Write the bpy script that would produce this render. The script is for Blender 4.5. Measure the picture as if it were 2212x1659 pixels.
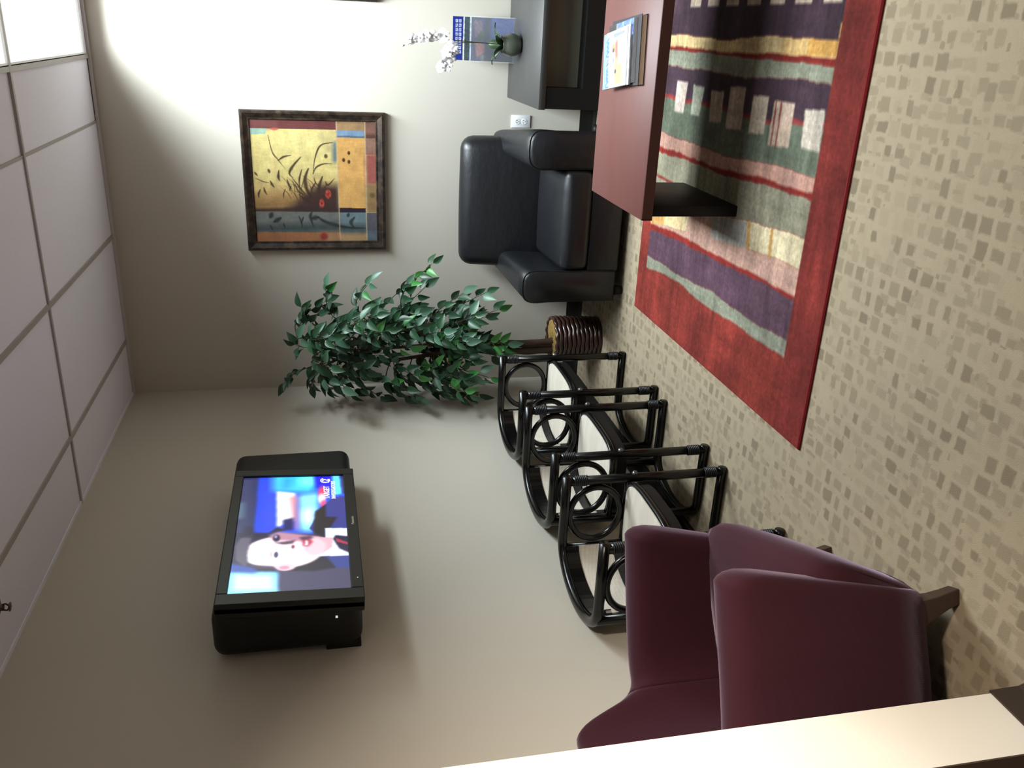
import bpy, bmesh, math, random
import numpy as np
from mathutils import Vector, Matrix
from math import sin, cos, pi, radians as R

random.seed(7)
rng = np.random.default_rng(7)
scene = bpy.context.scene
for o in list(bpy.data.objects):
    bpy.data.objects.remove(o, do_unlink=True)
COL = scene.collection

# ------------------------------------------------------------------ camera
# room axes: x = away from the television wall, y = towards the back wall (y=0), z = up
CAM = (2.09925869, -5.08071239, 1.62539006)
YAW, PITCH, ROLL, FPX = R(22.87014633), R(77.79754717), R(-2.39806417), 1864.83
rot = Matrix.Rotation(YAW, 3, 'Z') @ Matrix.Rotation(PITCH, 3, 'X') @ Matrix.Rotation(ROLL, 3, 'Z')
right, up, back = rot.col[0], rot.col[1], rot.col[2]
cam_data = bpy.data.cameras.new('camera')
cam_data.sensor_fit = 'HORIZONTAL'
cam_data.sensor_width = 36.0
cam_data.lens = 36.0 * FPX / 2212.0
cam_data.clip_start = 0.02
cam = bpy.data.objects.new('camera', cam_data)
m3 = Matrix((-up, right, back)).transposed()      # the phone was held on its side
cam.matrix_world = Matrix.Translation(CAM) @ m3.to_4x4()
COL.objects.link(cam)
scene.camera = cam

# ------------------------------------------------------------------ world, exposure, lights
scene.view_settings.view_transform = 'Standard'
scene.view_settings.look = 'None'
scene.view_settings.gamma = 1.0
scene.view_settings.use_curve_mapping = False
scene.view_settings.exposure = -0.27
world = bpy.data.worlds.new('world')
scene.world = world
world.use_nodes = True
world.node_tree.nodes['Background'].inputs[0].default_value = (0.9, 0.95, 1.0, 1)
world.node_tree.nodes['Background'].inputs[1].default_value = 0.02

H = 2.74

def area(name, loc, sx, sy, power, color, spread=180, aim=(0, 0, -1)):
    d = bpy.data.lights.new(name, 'AREA')
    d.shape = 'RECTANGLE'
    d.size, d.size_y = sx, sy
    d.energy = power
    d.color = color
    d.spread = R(spread)
    o = bpy.data.objects.new(name, d)
    o.location = loc
    o.rotation_euler = Vector(aim).to_track_quat('-Z', 'Y').to_euler()
    COL.objects.link(o)
    return o

COOL = (0.83, 0.95, 1.0)
WARM = (1.0, 0.80, 0.58)
# louvred troffers in the ceiling (two in a row by the back wall, one behind the camera)
area('troffer_lamp', (2.185, -0.70, H - 0.012), 0.56, 1.13, 132, COOL, 138)
area('troffer_lamp', (2.185, -1.90, H - 0.012), 0.56, 1.13, 44, COOL, 126)
area('troffer_lamp', (3.405, -4.35, H - 0.012), 0.56, 1.13, 9, COOL, 130)
# warm downlight over the passage the camera stands in
area('downlight_lamp', (2.2, -4.75, H - 0.012), 0.3, 0.3, 11, WARM, 120)
# added warm fill with no fixture, aimed to brighten the end of the near wall
area('wall_end_fill', (2.40, -4.30, 1.90), 0.16, 0.16, 11.5, (1.0, 0.87, 0.71), 60, aim=(-1.72, 0.42, -0.86))

# ------------------------------------------------------------------ helpers
def lin(c):
    c = np.asarray(c, float) / 255.0
    return np.where(c <= 0.04045, c / 12.92, ((c + 0.055) / 1.055) ** 2.4)

def L4(c):
    l = lin(c)
    return (float(l[0]), float(l[1]), float(l[2]), 1.0)

MATS = {}

class N:
    """small node-tree writer"""
    def __init__(self, name):
        self.m = bpy.data.materials.new(name)
        self.m.use_nodes = True
        self.t = self.m.node_tree
        self.b = self.t.nodes['Principled BSDF']
    def n(self, typ, **kw):
        nd = self.t.nodes.new(typ)
        for k, v in kw.items():
            if k in nd.inputs.keys() and not hasattr(nd, k):
                nd.inputs[k].default_value = v
            else:
                setattr(nd, k, v)
        return nd
    def l(self, a, b):
        self.t.links.new(a, b)
    def math(self, op, a, b=None, clamp=False):
        nd = self.t.nodes.new('ShaderNodeMath')
        nd.operation = op
        nd.use_clamp = clamp
        for i, v in enumerate((a, b)):
            if v is None:
                continue
            if isinstance(v, (int, float)):
                nd.inputs[i].default_value = v
            else:
                self.l(v, nd.inputs[i])
        return nd.outputs[0]
    def mix(self, f, a, b):
        nd = self.t.nodes.new('ShaderNodeMix')
        nd.data_type = 'RGBA'
        for s, v in ((nd.inputs[0], f), (nd.inputs[6], a), (nd.inputs[7], b)):
            if hasattr(v, 'is_linked'):
                self.l(v, s)
            else:
                s.default_value = v
        return nd.outputs[2]
    def coord(self, scale=(1, 1, 1), which='Object'):
        tc = self.t.nodes.new('ShaderNodeTexCoord')
        mp = self.t.nodes.new('ShaderNodeMapping')
        mp.inputs['Scale'].default_value = scale
        self.l(tc.outputs[which], mp.inputs[0])
        return mp.outputs[0]
    def noise(self, vec, scale, detail=3.0, rough=0.55):
        nd = self.t.nodes.new('ShaderNodeTexNoise')
        nd.inputs['Scale'].default_value = scale
        nd.inputs['Detail'].default_value = detail
        nd.inputs['Roughness'].default_value = rough
        self.l(vec, nd.inputs['Vector'])
        return nd.outputs['Fac']
    def bump(self, h, strength=0.2, dist=0.005):
        nd = self.t.nodes.new('ShaderNodeBump')
        nd.inputs['Strength'].default_value = strength
        nd.inputs['Distance'].default_value = dist
        self.l(h, nd.inputs['Height'])
        self.l(nd.outputs[0], self.b.inputs['Normal'])

def mat(name, rgb, rough=0.6, spec=0.5, var=0.08, vscale=8.0, stretch=(1, 1, 1), bump=0.0, bscale=60.0,
        metal=0.0, coat=0.0, sheen=0.0, trans=0.0, bdist=0.003):
    if name in MATS:
        return MATS[name]
    k = N(name)
    v = k.coord(stretch)
    f = k.noise(v, vscale)
    c = np.array(L4(rgb)[:3])
    a = tuple(np.clip(c * (1 - var), 0, 1)) + (1,)
    b = tuple(np.clip(c * (1 + var), 0, 1)) + (1,)
    k.l(k.mix(f, a, b), k.b.inputs['Base Color'])
    k.b.inputs['Roughness'].default_value = rough
    k.b.inputs['Specular IOR Level'].default_value = spec
    k.b.inputs['Metallic'].default_value = metal
    k.b.inputs['Coat Weight'].default_value = coat
    k.b.inputs['Coat Roughness'].default_value = 0.15
    k.b.inputs['Sheen Weight'].default_value = sheen
    k.b.inputs['Transmission Weight'].default_value = trans
    if bump:
        k.bump(k.noise(v, bscale, 4), bump, bdist)
    MATS[name] = k.m
    return k.m

def print_mat(name, rough=0.5, spec=0.3, emit=0.0, bump=0.0, bscale=200.0, bdist=0.003, noise=0.0, sheen=0.0, coat=0.0):
    """flat printed picture: colours stored on the mesh's own points"""
    k = N(name)
    at = k.t.nodes.new('ShaderNodeAttribute')
    at.attribute_name = 'Col'
    col = at.outputs['Color']
    if noise:
        f = k.noise(k.coord((1, 1, 1)), bscale, 3)
        mr = k.t.nodes.new('ShaderNodeMapRange')
        mr.inputs[3].default_value = 1 - noise
        mr.inputs[4].default_value = 1 + noise
        k.l(f, mr.inputs[0])
        vm = k.t.nodes.new('ShaderNodeVectorMath')
        vm.operation = 'SCALE'
        k.l(col, vm.inputs[0])
        k.l(mr.outputs[0], vm.inputs['Scale'])
        col = vm.outputs[0]
    if emit:
        k.b.inputs['Base Color'].default_value = (0.01, 0.01, 0.012, 1)
        k.l(col, k.b.inputs['Emission Color'])
        k.b.inputs['Emission Strength'].default_value = emit
    else:
        k.l(col, k.b.inputs['Base Color'])
    k.b.inputs['Roughness'].default_value = rough
    k.b.inputs['Specular IOR Level'].default_value = spec
    k.b.inputs['Sheen Weight'].default_value = sheen
    k.b.inputs['Coat Weight'].default_value = coat
    if bump:
        k.bump(k.noise(k.coord(), bscale, 3), bump, bdist)
    return k.m

def link(name, me, m=None, parent=None, smooth=False, loc=None):
    o = bpy.data.objects.new(name, me)
    if m is not None and len(me.materials) == 0:
        me.materials.append(m)
    if smooth:
        me.shade_smooth()
    if parent is not None:
        o.parent = parent
    if loc is not None:
        o.location = loc
    COL.objects.link(o)
    return o

def tag(o, label, cat, group=None):
    o['label'] = label
    o['category'] = cat
    if group:
        o['group'] = group
    return o

def thing(name, label, cat, loc=(0, 0, 0), rz=0.0, group=None):
    o = bpy.data.objects.new(name, None)
    o.empty_display_size = 0.1
    o.location = loc
    o.rotation_euler = (0, 0, rz)
    COL.objects.link(o)
    return tag(o, label, cat, group)

def done(bm, name, m, parent=None, smooth=False, loc=None, recalc=True):
    if recalc:
        bmesh.ops.recalc_face_normals(bm, faces=bm.faces)
    me = bpy.data.meshes.new(name)
    bm.to_mesh(me)
    bm.free()
    return link(name, me, m, parent, smooth, loc)

def bx(bm, x0, x1, y0, y1, z0, z1, bev=0.0, seg=2, M=None):
    r = bmesh.ops.create_cube(bm, size=1.0)
    vs = r['verts']
    for v in vs:
        v.co = Vector(((x0 + x1) / 2 + v.co.x * (x1 - x0), (y0 + y1) / 2 + v.co.y * (y1 - y0), (z0 + z1) / 2 + v.co.z * (z1 - z0)))
    if bev:
        es = list({e for v in vs for e in v.link_edges})
        g = bmesh.ops.bevel(bm, geom=es, offset=bev, segments=seg, profile=0.5, affect='EDGES')
        vs = list({v for f in g['faces'] for v in f.verts} | {v for v in vs if v.is_valid})
    if M is not None:
        bmesh.ops.transform(bm, matrix=M, verts=vs)
    return vs

def box(name, dims, m, parent=None, bev=0.0, seg=2, smooth=None, M=None):
    bm = bmesh.new()
    bx(bm, *dims, bev=bev, seg=seg, M=M)
    o = done(bm, name, m, parent, smooth=bool(bev) if smooth is None else smooth)
    return o

def catmull(pts, n=8, closed=False):
    P = [Vector(p) for p in pts]
    out = []
    k = len(P)
    rngk = range(k if closed else k - 1)
    for i in rngk:
        if closed:
            p0, p1, p2, p3 = P[(i - 1) % k], P[i], P[(i + 1) % k], P[(i + 2) % k]
        else:
            p0, p1, p2, p3 = P[max(i - 1, 0)], P[i], P[i + 1], P[min(i + 2, k - 1)]
        for j in range(n):
            t = j / n
            out.append(0.5 * ((2 * p1) + (p2 - p0) * t + (2 * p0 - 5 * p1 + 4 * p2 - p3) * t * t + (3 * p1 - p0 - 3 * p2 + p3) * t ** 3))
    if not closed:
        out.append(P[-1])
    return out

def tube(bm, path, r, seg=10, closed=False, rz=None, caps=True, nref=None):
    """r: radius or list; rz: second radius (along the 'up' side) for oval sections"""
    P = [Vector(p) for p in path]
    n = len(P)
    rs = r if isinstance(r, (list, tuple)) else [r] * n
    rings = []
    prev = None
    for i, p in enumerate(P):
        if closed:
            t = (P[(i + 1) % n] - P[i - 1])
        else:
            t = P[min(i + 1, n - 1)] - P[max(i - 1, 0)]
        t.normalize()
        ref = Vector((0, 0, 1)) if abs(t.z) < 0.95 else Vector((1, 0, 0))
        if prev is not None and (prev - t * prev.dot(t)).length > 1e-4 and abs(t.z) >= 0.6:
            ref = prev
        if nref is not None:
            ref = Vector(nref)
        a = ref - t * ref.dot(t)
        a.normalize()
        b = t.cross(a)
        prev = a
        ring = []
        for j in range(seg):
            an = 2 * pi * j / seg
            k = rz if rz else rs[i]
            ring.append(bm.verts.new(p + b * (rs[i] * cos(an)) + a * (k * sin(an))))
        rings.append(ring)
    m = n if closed else n - 1
    for i in range(m):
        A, B = rings[i], rings[(i + 1) % n]
        for j in range(seg):
            bm.faces.new((A[j], A[(j + 1) % seg], B[(j + 1) % seg], B[j]))
    if caps and not closed:
        bm.faces.new(rings[0][::-1])
        bm.faces.new(rings[-1])

def lathe(bm, prof, seg=24, c=(0, 0, 0)):
    rings = []
    for r, z in prof:
        if r < 1e-5:
            rings.append([bm.verts.new((c[0], c[1], c[2] + z))])
        else:
            rings.append([bm.verts.new((c[0] + r * cos(2 * pi * j / seg), c[1] + r * sin(2 * pi * j / seg), c[2] + z)) for j in range(seg)])
    for A, B in zip(rings, rings[1:]):
        for j in range(seg):
            a = (A[0],) if len(A) == 1 else (A[j], A[(j + 1) % seg])
            b = (B[0],) if len(B) == 1 else (B[(j + 1) % seg], B[j])
            f = a + b
            if len(f) >= 3:
                bm.faces.new(f)

def prism(bm, poly, z0, z1):
    lo = [bm.verts.new((x, y, z0)) for x, y in poly]
    hi = [bm.verts.new((x, y, z1)) for x, y in poly]
    bm.faces.new(lo[::-1])
    bm.faces.new(hi)
    n = len(poly)
    for i in range(n):
        bm.faces.new((lo[i], lo[(i + 1) % n], hi[(i + 1) % n], hi[i]))

def loft(bm, secs, closed_sec=True, cap=True, closed_path=False):
    rings = [[bm.verts.new(p) for p in s] for s in secs]
    n = len(rings[0])
    m = len(rings)
    for i in range(m if closed_path else m - 1):
        A, B = rings[i], rings[(i + 1) % m]
        for j in range(n if closed_sec else n - 1):
            bm.faces.new((A[j], A[(j + 1) % n], B[(j + 1) % n], B[j]))
    if cap and not closed_path:
        bm.faces.new(rings[0][::-1])
        bm.faces.new(rings[-1])

def subsurf(o, lv=2):
    md = o.modifiers.new('smooth', 'SUBSURF')
    md.levels = lv
    md.render_levels = lv
    return o

# ---- pictures painted into numpy arrays, then onto mesh points
class Pic:
    def __init__(self, w, h, rgb):
        self.w, self.h = w, h
        self.soft = 0
        self.a = np.ones((h, w, 3)) * np.asarray(rgb, float)
        self.s, self.t = np.meshgrid((np.arange(w) + 0.5) / w, (np.arange(h) + 0.5) / h)
    def put(self, mask, rgb, op=1.0):
        mk = np.clip(mask, 0, 1)[..., None] * op
        self.a = self.a * (1 - mk) + np.asarray(rgb, float) * mk
    def polymask(self, pts):
        s, t = self.s, self.t
        ins = np.zeros(s.shape, bool)
        n = len(pts)
        for i in range(n):
            x0, y0 = pts[i]
            x1, y1 = pts[(i + 1) % n]
            if y0 == y1:
                continue
            c = ((y0 > t) != (y1 > t)) & (s < (x1 - x0) * (t - y0) / (y1 - y0) + x0)
            ins ^= c
        return ins.astype(float)
    def poly(self, pts, rgb, op=1.0, blur=0):
        mk = self.polymask(pts)
        if self.soft and not blur:
            mk = self.blur(mk, self.soft)
        if blur:
            mk = self.blur(mk, blur)
        self.put(mk, rgb, op)
    def rect(self, s0, s1, t0, t1, rgb, op=1.0, blur=0):
        self.poly([(s0, t0), (s1, t0), (s1, t1), (s0, t1)], rgb, op, blur)
    def ell(self, s, t, rs, rt, rgb, soft=0.15, op=1.0, ang=0.0, asp=1.0):
        ds, dt = (self.s - s) * asp, (self.t - t)
        ds, dt = ds * cos(ang) + dt * sin(ang), -ds * sin(ang) + dt * cos(ang)
        d = np.sqrt((ds / (rs * asp)) ** 2 + (dt / rt) ** 2)
        self.put((1 - d) / max(soft, 1e-3) + 0.5, rgb, op)
    def stroke(self, pts, w, rgb, op=1.0, taper=True, asp=1.0):
        pp = catmull([(p[0], p[1], 0) for p in pts], 6)
        d = np.full(self.s.shape, 9.0)
        n = len(pp) - 1
        for i in range(n):
            a, b = pp[i], pp[i + 1]
            ax, ay, bx_, by_ = a.x * asp, a.y, b.x * asp, b.y
            vx, vy = bx_ - ax, by_ - ay
            q = vx * vx + vy * vy + 1e-9
            u = np.clip(((self.s * asp - ax) * vx + (self.t - ay) * vy) / q, 0, 1)
            dd = np.hypot(self.s * asp - ax - u * vx, self.t - ay - u * vy)
            k = w * (1 - 0.85 * abs(2 * (i + u) / n - 0.9) / 1.1) if taper else w
            d = np.minimum(d, dd / np.maximum(k, 1e-4))
        self.put(1.5 - d, rgb, op)
    @staticmethod
    def blur(m, k):
        for ax in (0, 1):
            pad = [(0, 0)] * m.ndim
            pad[ax] = (k, k)
            c = np.cumsum(np.pad(m, pad, mode='edge'), axis=ax)
            z = np.zeros_like(np.take(c, [0], axis=ax))
            c = np.concatenate([z, c], axis=ax)
            n = m.shape[ax]
            m = (np.take(c, range(2 * k + 1, 2 * k + 1 + n), axis=ax) - np.take(c, range(0, n), axis=ax)) / (2 * k + 1)
        return m
    def blurall(self, k):
        self.a = self.blur(self.a, k)
    def grain(self, amp, ks=1, kt=1, chroma=0.0):
        g = rng.normal(0, 1, (self.h, self.w))
        g = self.blur1(g, ks, 1)
        g = self.blur1(g, kt, 0)
        g /= g.std() + 1e-9
        self.a = np.clip(self.a * (1 + amp * g[..., None]), 0, 255)
    @staticmethod
    def blur1(m, k, ax):
        if k <= 0:
            return m
        pad = [(0, 0), (0, 0)]
        pad[ax] = (k, k)
        c = np.cumsum(np.pad(m, pad, mode='wrap'), axis=ax)
        z = np.zeros_like(np.take(c, [0], axis=ax))
        c = np.concatenate([z, c], axis=ax)
        n = m.shape[ax]
        return (np.take(c, range(2 * k + 1, 2 * k + 1 + n), axis=ax) - np.take(c, range(0, n), axis=ax)) / (2 * k + 1)

def pic_mesh(name, pic, p00, p10, p01, m, parent=None, zfun=None):
    """grid mesh: p00 top-left, p10 top-right, p01 bottom-left; one point per pixel"""
    w, h = pic.w, pic.h
    p00, p10, p01 = (np.asarray(p, float) for p in (p00, p10, p01))
    s, t = np.meshgrid(np.linspace(0, 1, w), np.linspace(0, 1, h))
    co = p00 + s[..., None] * (p10 - p00) + t[..., None] * (p01 - p00)
    if zfun is not None:
        co = co + zfun(s, t)
    idx = np.arange(w * h).reshape(h, w)
    q = np.stack([idx[:-1, :-1], idx[1:, :-1], idx[1:, 1:], idx[:-1, 1:]], -1).reshape(-1, 4)
    me = bpy.data.meshes.new(name)
    me.vertices.add(w * h)
    me.vertices.foreach_set('co', co.reshape(-1))
    me.loops.add(q.size)
    me.loops.foreach_set('vertex_index', q.reshape(-1).astype(np.int32))
    me.polygons.add(len(q))
    me.polygons.foreach_set('loop_start', np.arange(0, q.size, 4, dtype=np.int32))
    me.update(calc_edges=True)
    at = me.color_attributes.new('Col', 'FLOAT_COLOR', 'POINT')
    c = np.ones((w * h, 4), np.float32)
    c[:, :3] = lin(np.clip(pic.a, 0, 255)).reshape(-1, 3)
    at.data.foreach_set('color', c.reshape(-1))
    return link(name, me, m, parent)

def text(name, s, size, m, parent=None, M=None, depth=0.0005, sx=1.0, align='LEFT', bold=0.0):
    cu = bpy.data.curves.new(name, 'FONT')
    cu.body = s
    cu.size = size
    cu.align_x = align
    cu.extrude = depth
    cu.resolution_u = 3
    cu.offset = bold
    tmp = bpy.data.objects.new(name, cu)
    COL.objects.link(tmp)
    dg = bpy.context.evaluated_depsgraph_get()
    me = bpy.data.meshes.new_from_object(tmp.evaluated_get(dg))
    bpy.data.objects.remove(tmp, do_unlink=True)
    if sx != 1.0:
        me.transform(Matrix.Diagonal((sx, 1, 1, 1)))
    if M is not None:
        me.transform(M)
    me.materials.clear()
    me.materials.append(m)
    return link(name, me, None, parent)

def frame(o, xax, yax):
    """matrix placing local x,y (text plane) on two world directions at o"""
    x, y = Vector(xax).normalized(), Vector(yax).normalized()
    z = x.cross(y)
    M = Matrix((x, y, z)).transposed().to_4x4()
    M.translation = Vector(o)
    return M

# ------------------------------------------------------------------ materials of the room
def wall_mat(name, rgb):
    k = N(name)
    v = k.coord()
    c = np.array(L4(rgb)[:3])
    k.l(k.mix(k.noise(v, 1.3, 2), tuple(c * 0.985) + (1,), tuple(np.minimum(c * 1.015, 1)) + (1,)), k.b.inputs['Base Color'])
    k.b.inputs['Roughness'].default_value = 0.75
    k.b.inputs['Specular IOR Level'].default_value = 0.25
    k.bump(k.noise(v, 160, 2), 0.05, 0.001)
    return k.m

def carpet_mat():
    k = N('patterned_carpet')
    tc = k.t.nodes.new('ShaderNodeTexCoord')
    wz = k.t.nodes.new('ShaderNodeTexNoise')
    wz.inputs['Scale'].default_value = 26
    wz.inputs['Detail'].default_value = 3
    k.l(tc.outputs['Object'], wz.inputs['Vector'])
    wm = k.t.nodes.new('ShaderNodeVectorMath'); wm.operation = 'MULTIPLY_ADD'
    k.l(wz.outputs['Color'], wm.inputs[0])
    wm.inputs[1].default_value = (0.018, 0.018, 0.0)
    k.l(tc.outputs['Object'], wm.inputs[2])
    def layer(cx, cy, ox, oy, lo, hi, dens, seed):
        mp = k.t.nodes.new('ShaderNodeMapping')
        mp.inputs['Location'].default_value = (ox, oy, seed)
        mp.inputs['Scale'].default_value = (1 / cx, 1 / cy, 1)
        k.l(wm.outputs[0], mp.inputs[0])
        sp = k.t.nodes.new('ShaderNodeSeparateXYZ')
        k.l(mp.outputs[0], sp.inputs[0])
        # every second row is shifted a little
        ix = k.math('FLOOR', sp.outputs[0])
        wr = k.t.nodes.new('ShaderNodeTexWhiteNoise')
        wr.noise_dimensions = '1D'
        k.l(ix, wr.inputs['W'])
        yy = k.math('ADD', sp.outputs[1], wr.outputs['Value'])
        iy = k.math('FLOOR', yy)
        cb = k.t.nodes.new('ShaderNodeCombineXYZ')
        k.l(ix, cb.inputs[0]); k.l(iy, cb.inputs[1])
        cb.inputs[2].default_value = seed
        wn = k.t.nodes.new('ShaderNodeTexWhiteNoise')
        wn.noise_dimensions = '3D'
        k.l(cb.outputs[0], wn.inputs['Vector'])
        sc = k.t.nodes.new('ShaderNodeSeparateColor')
        k.l(wn.outputs['Color'], sc.inputs[0])
        fx = k.math('ABSOLUTE', k.math('SUBTRACT', k.math('FRACT', sp.outputs[0]), 0.5))
        fy = k.math('ABSOLUTE', k.math('SUBTRACT', k.math('FRACT', yy), 0.5))
        hx = k.math('ADD', k.math('MULTIPLY', sc.outputs[0], hi - lo), lo)
        hy = k.math('ADD', k.math('MULTIPLY', sc.outputs[1], hi - lo), lo)
        mx = k.math('MULTIPLY', k.math('SUBTRACT', hx, fx), 9, True)
        my = k.math('MULTIPLY', k.math('SUBTRACT', hy, fy), 9, True)
        tone = k.math('MULTIPLY', k.math('SUBTRACT', sc.outputs[2], 1 - dens), 1.0 / dens, True)
        return k.math('MULTIPLY', k.math('MULTIPLY', mx, my), tone)
    a = layer(0.062, 0.058, 0.0, 0.0, 0.24, 0.47, 1.0, 1.0)
    b = layer(0.044, 0.080, 0.35, 0.2, 0.20, 0.45, 0.85, 5.0)
    c = layer(0.034, 0.040, 0.15, 0.6, 0.14, 0.40, 0.45, 9.0)
    d = k.math('MAXIMUM', a, k.math('MULTIPLY', b, 0.6))
    d = k.math('MAXIMUM', d, k.math('MULTIPLY', c, 0.7))
    v = k.coord()
    big = k.noise(v, 9, 3)
    fine = k.noise(v, 420, 2)
    base = k.mix(big, L4((170, 154, 129)), L4((159, 143, 119)))
    dark = k.mix(big, L4((128, 113, 91)), L4((119, 104, 84)))
    colr = k.mix(k.math('MULTIPLY', d, 0.95, True), base, dark)
    colr = k.mix(k.math('MULTIPLY', fine, 0.35), colr, L4((106, 98, 84)))
    k.l(colr, k.b.inputs['Base Color'])
    k.b.inputs['Roughness'].default_value = 0.95
    k.b.inputs['Specular IOR Level'].default_value = 0.1
    k.b.inputs['Sheen Weight'].default_value = 0.1
    h = k.math('SUBTRACT', fine, k.math('MULTIPLY', d, 0.5))
    k.bump(h, 0.5, 0.004)
    return k.m

def tile_mat():
    k = N('mineral_fibre_tile')
    v = k.coord()
    k.l(k.mix(k.noise(v, 70, 4, 0.7), L4((226, 224, 238)), L4((238, 236, 248))), k.b.inputs['Base Color'])
    k.b.inputs['Roughness'].default_value = 0.9
    k.b.inputs['Specular IOR Level'].default_value = 0.15
    k.bump(k.noise(v, 140, 4, 0.7), 0.25, 0.002)
    return k.m

M_wall = wall_mat('warm_white_wall_paint', (193, 186, 174))
M_end = wall_mat('cream_wall_paint', (238, 232, 222))
M_brown = wall_mat('dark_brown_wall_paint', (74, 60, 52))
M_carpet = carpet_mat()
M_tile = tile_mat()
M_tee = mat('painted_ceiling_tee', (168, 162, 160), 0.5, 0.3, 0.02)
M_base = mat('black_rubber_baseboard', (24, 22, 21), 0.45, 0.4, 0.1)
M_base2 = mat('dark_brown_rubber_baseboard', (58, 48, 42), 0.5, 0.4, 0.06)

# ------------------------------------------------------------------ room shell
def struct(o):
    o['kind'] = 'structure'
    return o

XR, YF = 5.2, -8.0
struct(box('floor', (0, XR, YF, 0, -0.12, 0.0), M_carpet))
struct(box('wall_back', (-0.12, XR + 0.12, 0, 0.12, -0.12, H + 0.2), M_wall))
struct(box('wall_left', (-0.12, 0, YF, 0, -0.12, H + 0.2), M_wall))
struct(box('wall_right', (XR, XR + 0.12, YF, 0, -0.12, H + 0.2), M_wall))
struct(box('wall_front', (-0.12, XR + 0.12, YF - 0.12, YF, -0.12, H + 0.2), M_wall))
WX, WY0, WY1 = 0.68, -3.925, -3.743
wn = struct(box('wall_near', (0, WX, WY0 + 0.004, WY1, 0, H - 0.004), M_end))
box('painted_face', (0, WX, WY0, WY0 + 0.004, 0, H - 0.004), M_brown, wn)

# baseboards with a small cove at the floor
def baseboard(name, x0, x1, y0, y1, axis, m, h=0.10):
    bm = bmesh.new()
    if axis == 'x':
        s = 1 if y1 <= 0.0001 else -1
        prof = [(0, h), (-0.005, h), (-0.006, 0.02), (-0.012, 0.006), (-0.014, 0.0), (0, 0)]
        loft(bm, [[(x, y1 + p, z) for p, z in prof] for x in (x0, x1)])
    else:
        prof = [(0, h), (0.005, h), (0.006, 0.02), (0.012, 0.006), (0.014, 0.0), (0, 0)]
        loft(bm, [[(x0 + p, y, z) for p, z in prof] for y in (y0, y1)])
    return struct(done(bm, name, m))
baseboard('baseboard_back', 0.014, XR, 0, 0, 'x', M_base)
baseboard('baseboard_left', 0, 0, WY1, -0.0, 'y', M_base)
baseboard('baseboard_near', WX, WX, WY0 - 0.006, WY1 + 0.006, 'y', M_base2)
baseboard('baseboard_side', 0, WX, WY0, WY0, 'x', M_base2)

# suspended ceiling: slab above, tees, lay-in tiles as parts
ceil = struct(box('ceiling', (0, XR, YF, 0, H + 0.12, H + 0.2), M_tile))
gx = [0.0, 0.335, 0.945, 1.555, 1.88, 2.49, 3.10, 3.71, 4.32, 4.93, XR]
gy = [0.0, -1.30, -2.52, -3.74, -4.96, -6.18, -7.40, YF]
lights_at = {(4, 0), (4, 1), (6, 3)}
tile_cache = {}
for i in range(len(gx) - 1):
    for j in range(len(gy) - 1):
        if (i, j) in lights_at:
            continue
        x0, x1, y1, y0 = gx[i], gx[i + 1], gy[j], gy[j + 1]
        key = (round(x1 - x0, 3), round(y1 - y0, 3))
        if key not in tile_cache:
            bm = bmesh.new()
            w, d = key
            bx(bm, -w / 2 + 0.004, w / 2 - 0.004, -d / 2 + 0.004, d / 2 - 0.004, 0.0, 0.016, bev=0.003, seg=1)
            bmesh.ops.recalc_face_normals(bm, faces=bm.faces)
            me = bpy.data.meshes.new('ceiling_tile')
            bm.to_mesh(me); bm.free()
            tile_cache[key] = me
        dz = 0.0 if i != 3 else 0.004
        link('ceiling_tile', tile_cache[key], M_tile, ceil, loc=((x0 + x1) / 2, (y0 + y1) / 2, H + 0.003 + dz))
def tee(name, dims):
    box(name, dims, M_tee, ceil)
for x in gx[1:-1]:
    if abs(x - 1.555) < 0.01:
        tee('ceiling_tee', (x - 0.006, x + 0.006, YF, 0, H + 0.001, H + 0.012))
        continue
    tee('ceiling_tee', (x - 0.012, x + 0.012, YF, 0, H - 0.004, H + 0.012))
for y in gy[1:-1]:
    tee('ceiling_tee', (0, XR, y - 0.009, y + 0.009, H - 0.0045, H + 0.012))
# wall angle along the walls
M_angle = mat('wall_angle_trim', (196, 190, 190), 0.5, 0.3, 0.02)
struct(box('trim_1', (0, XR, -0.022, 0, H - 0.012, H + 0.002), M_angle))
struct(box('trim_2', (0, 0.018, YF, -0.022, H - 0.004, H + 0.002), M_tile))

# ------------------------------------------------------------------ ceiling lights
M_panel = N('lit_diffuser')
M_panel.b.inputs['Base Color'].default_value = (0.9, 0.9, 0.9, 1)
M_panel.b.inputs['Emission Color'].default_value = (0.97, 0.99, 1.0, 1)
M_panel.b.inputs['Emission Strength'].default_value = 1.6
M_panel = M_panel.m
M_white_metal = mat('white_enamel', (225, 225, 225), 0.4, 0.4, 0.02)
def troffer(x0, x1, y0, y1, label):
    t = thing('ceiling_light', label, 'ceiling light', ((x0 + x1) / 2, (y0 + y1) / 2, H), group='recessed ceiling lights')
    w, d = (x1 - x0) / 2 - 0.014, (y1 - y0) / 2 - 0.014
    box('diffuser', (-w + .004, w - .004, -d + .004, d - .004, 0.004, 0.010), M_panel, t)
    bm = bmesh.new()
    for a in ((-w - 0.006, -w + 0.006, -d, d), (w - 0.006, w + 0.006, -d, d), (-w, w, -d - 0.006, -d + 0.006), (-w, w, d - 0.006, d + 0.006)):
        bx(bm, a[0], a[1], a[2], a[3], -0.004, 0.08)
    bx(bm, -w, w, -d, d, 0.078, 0.084)
    done(bm, 'frame', M_white_metal, t)
troffer(1.88, 2.49, -1.30, -0.0 - 0.09, 'bright white ceiling light panel beside the back wall')
troffer(1.88, 2.49, -2.52, -1.30, 'bright white ceiling light panel further from the back wall')
troffer(3.10, 3.71, -4.96, -3.74, 'white ceiling light panel behind the camera')
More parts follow.
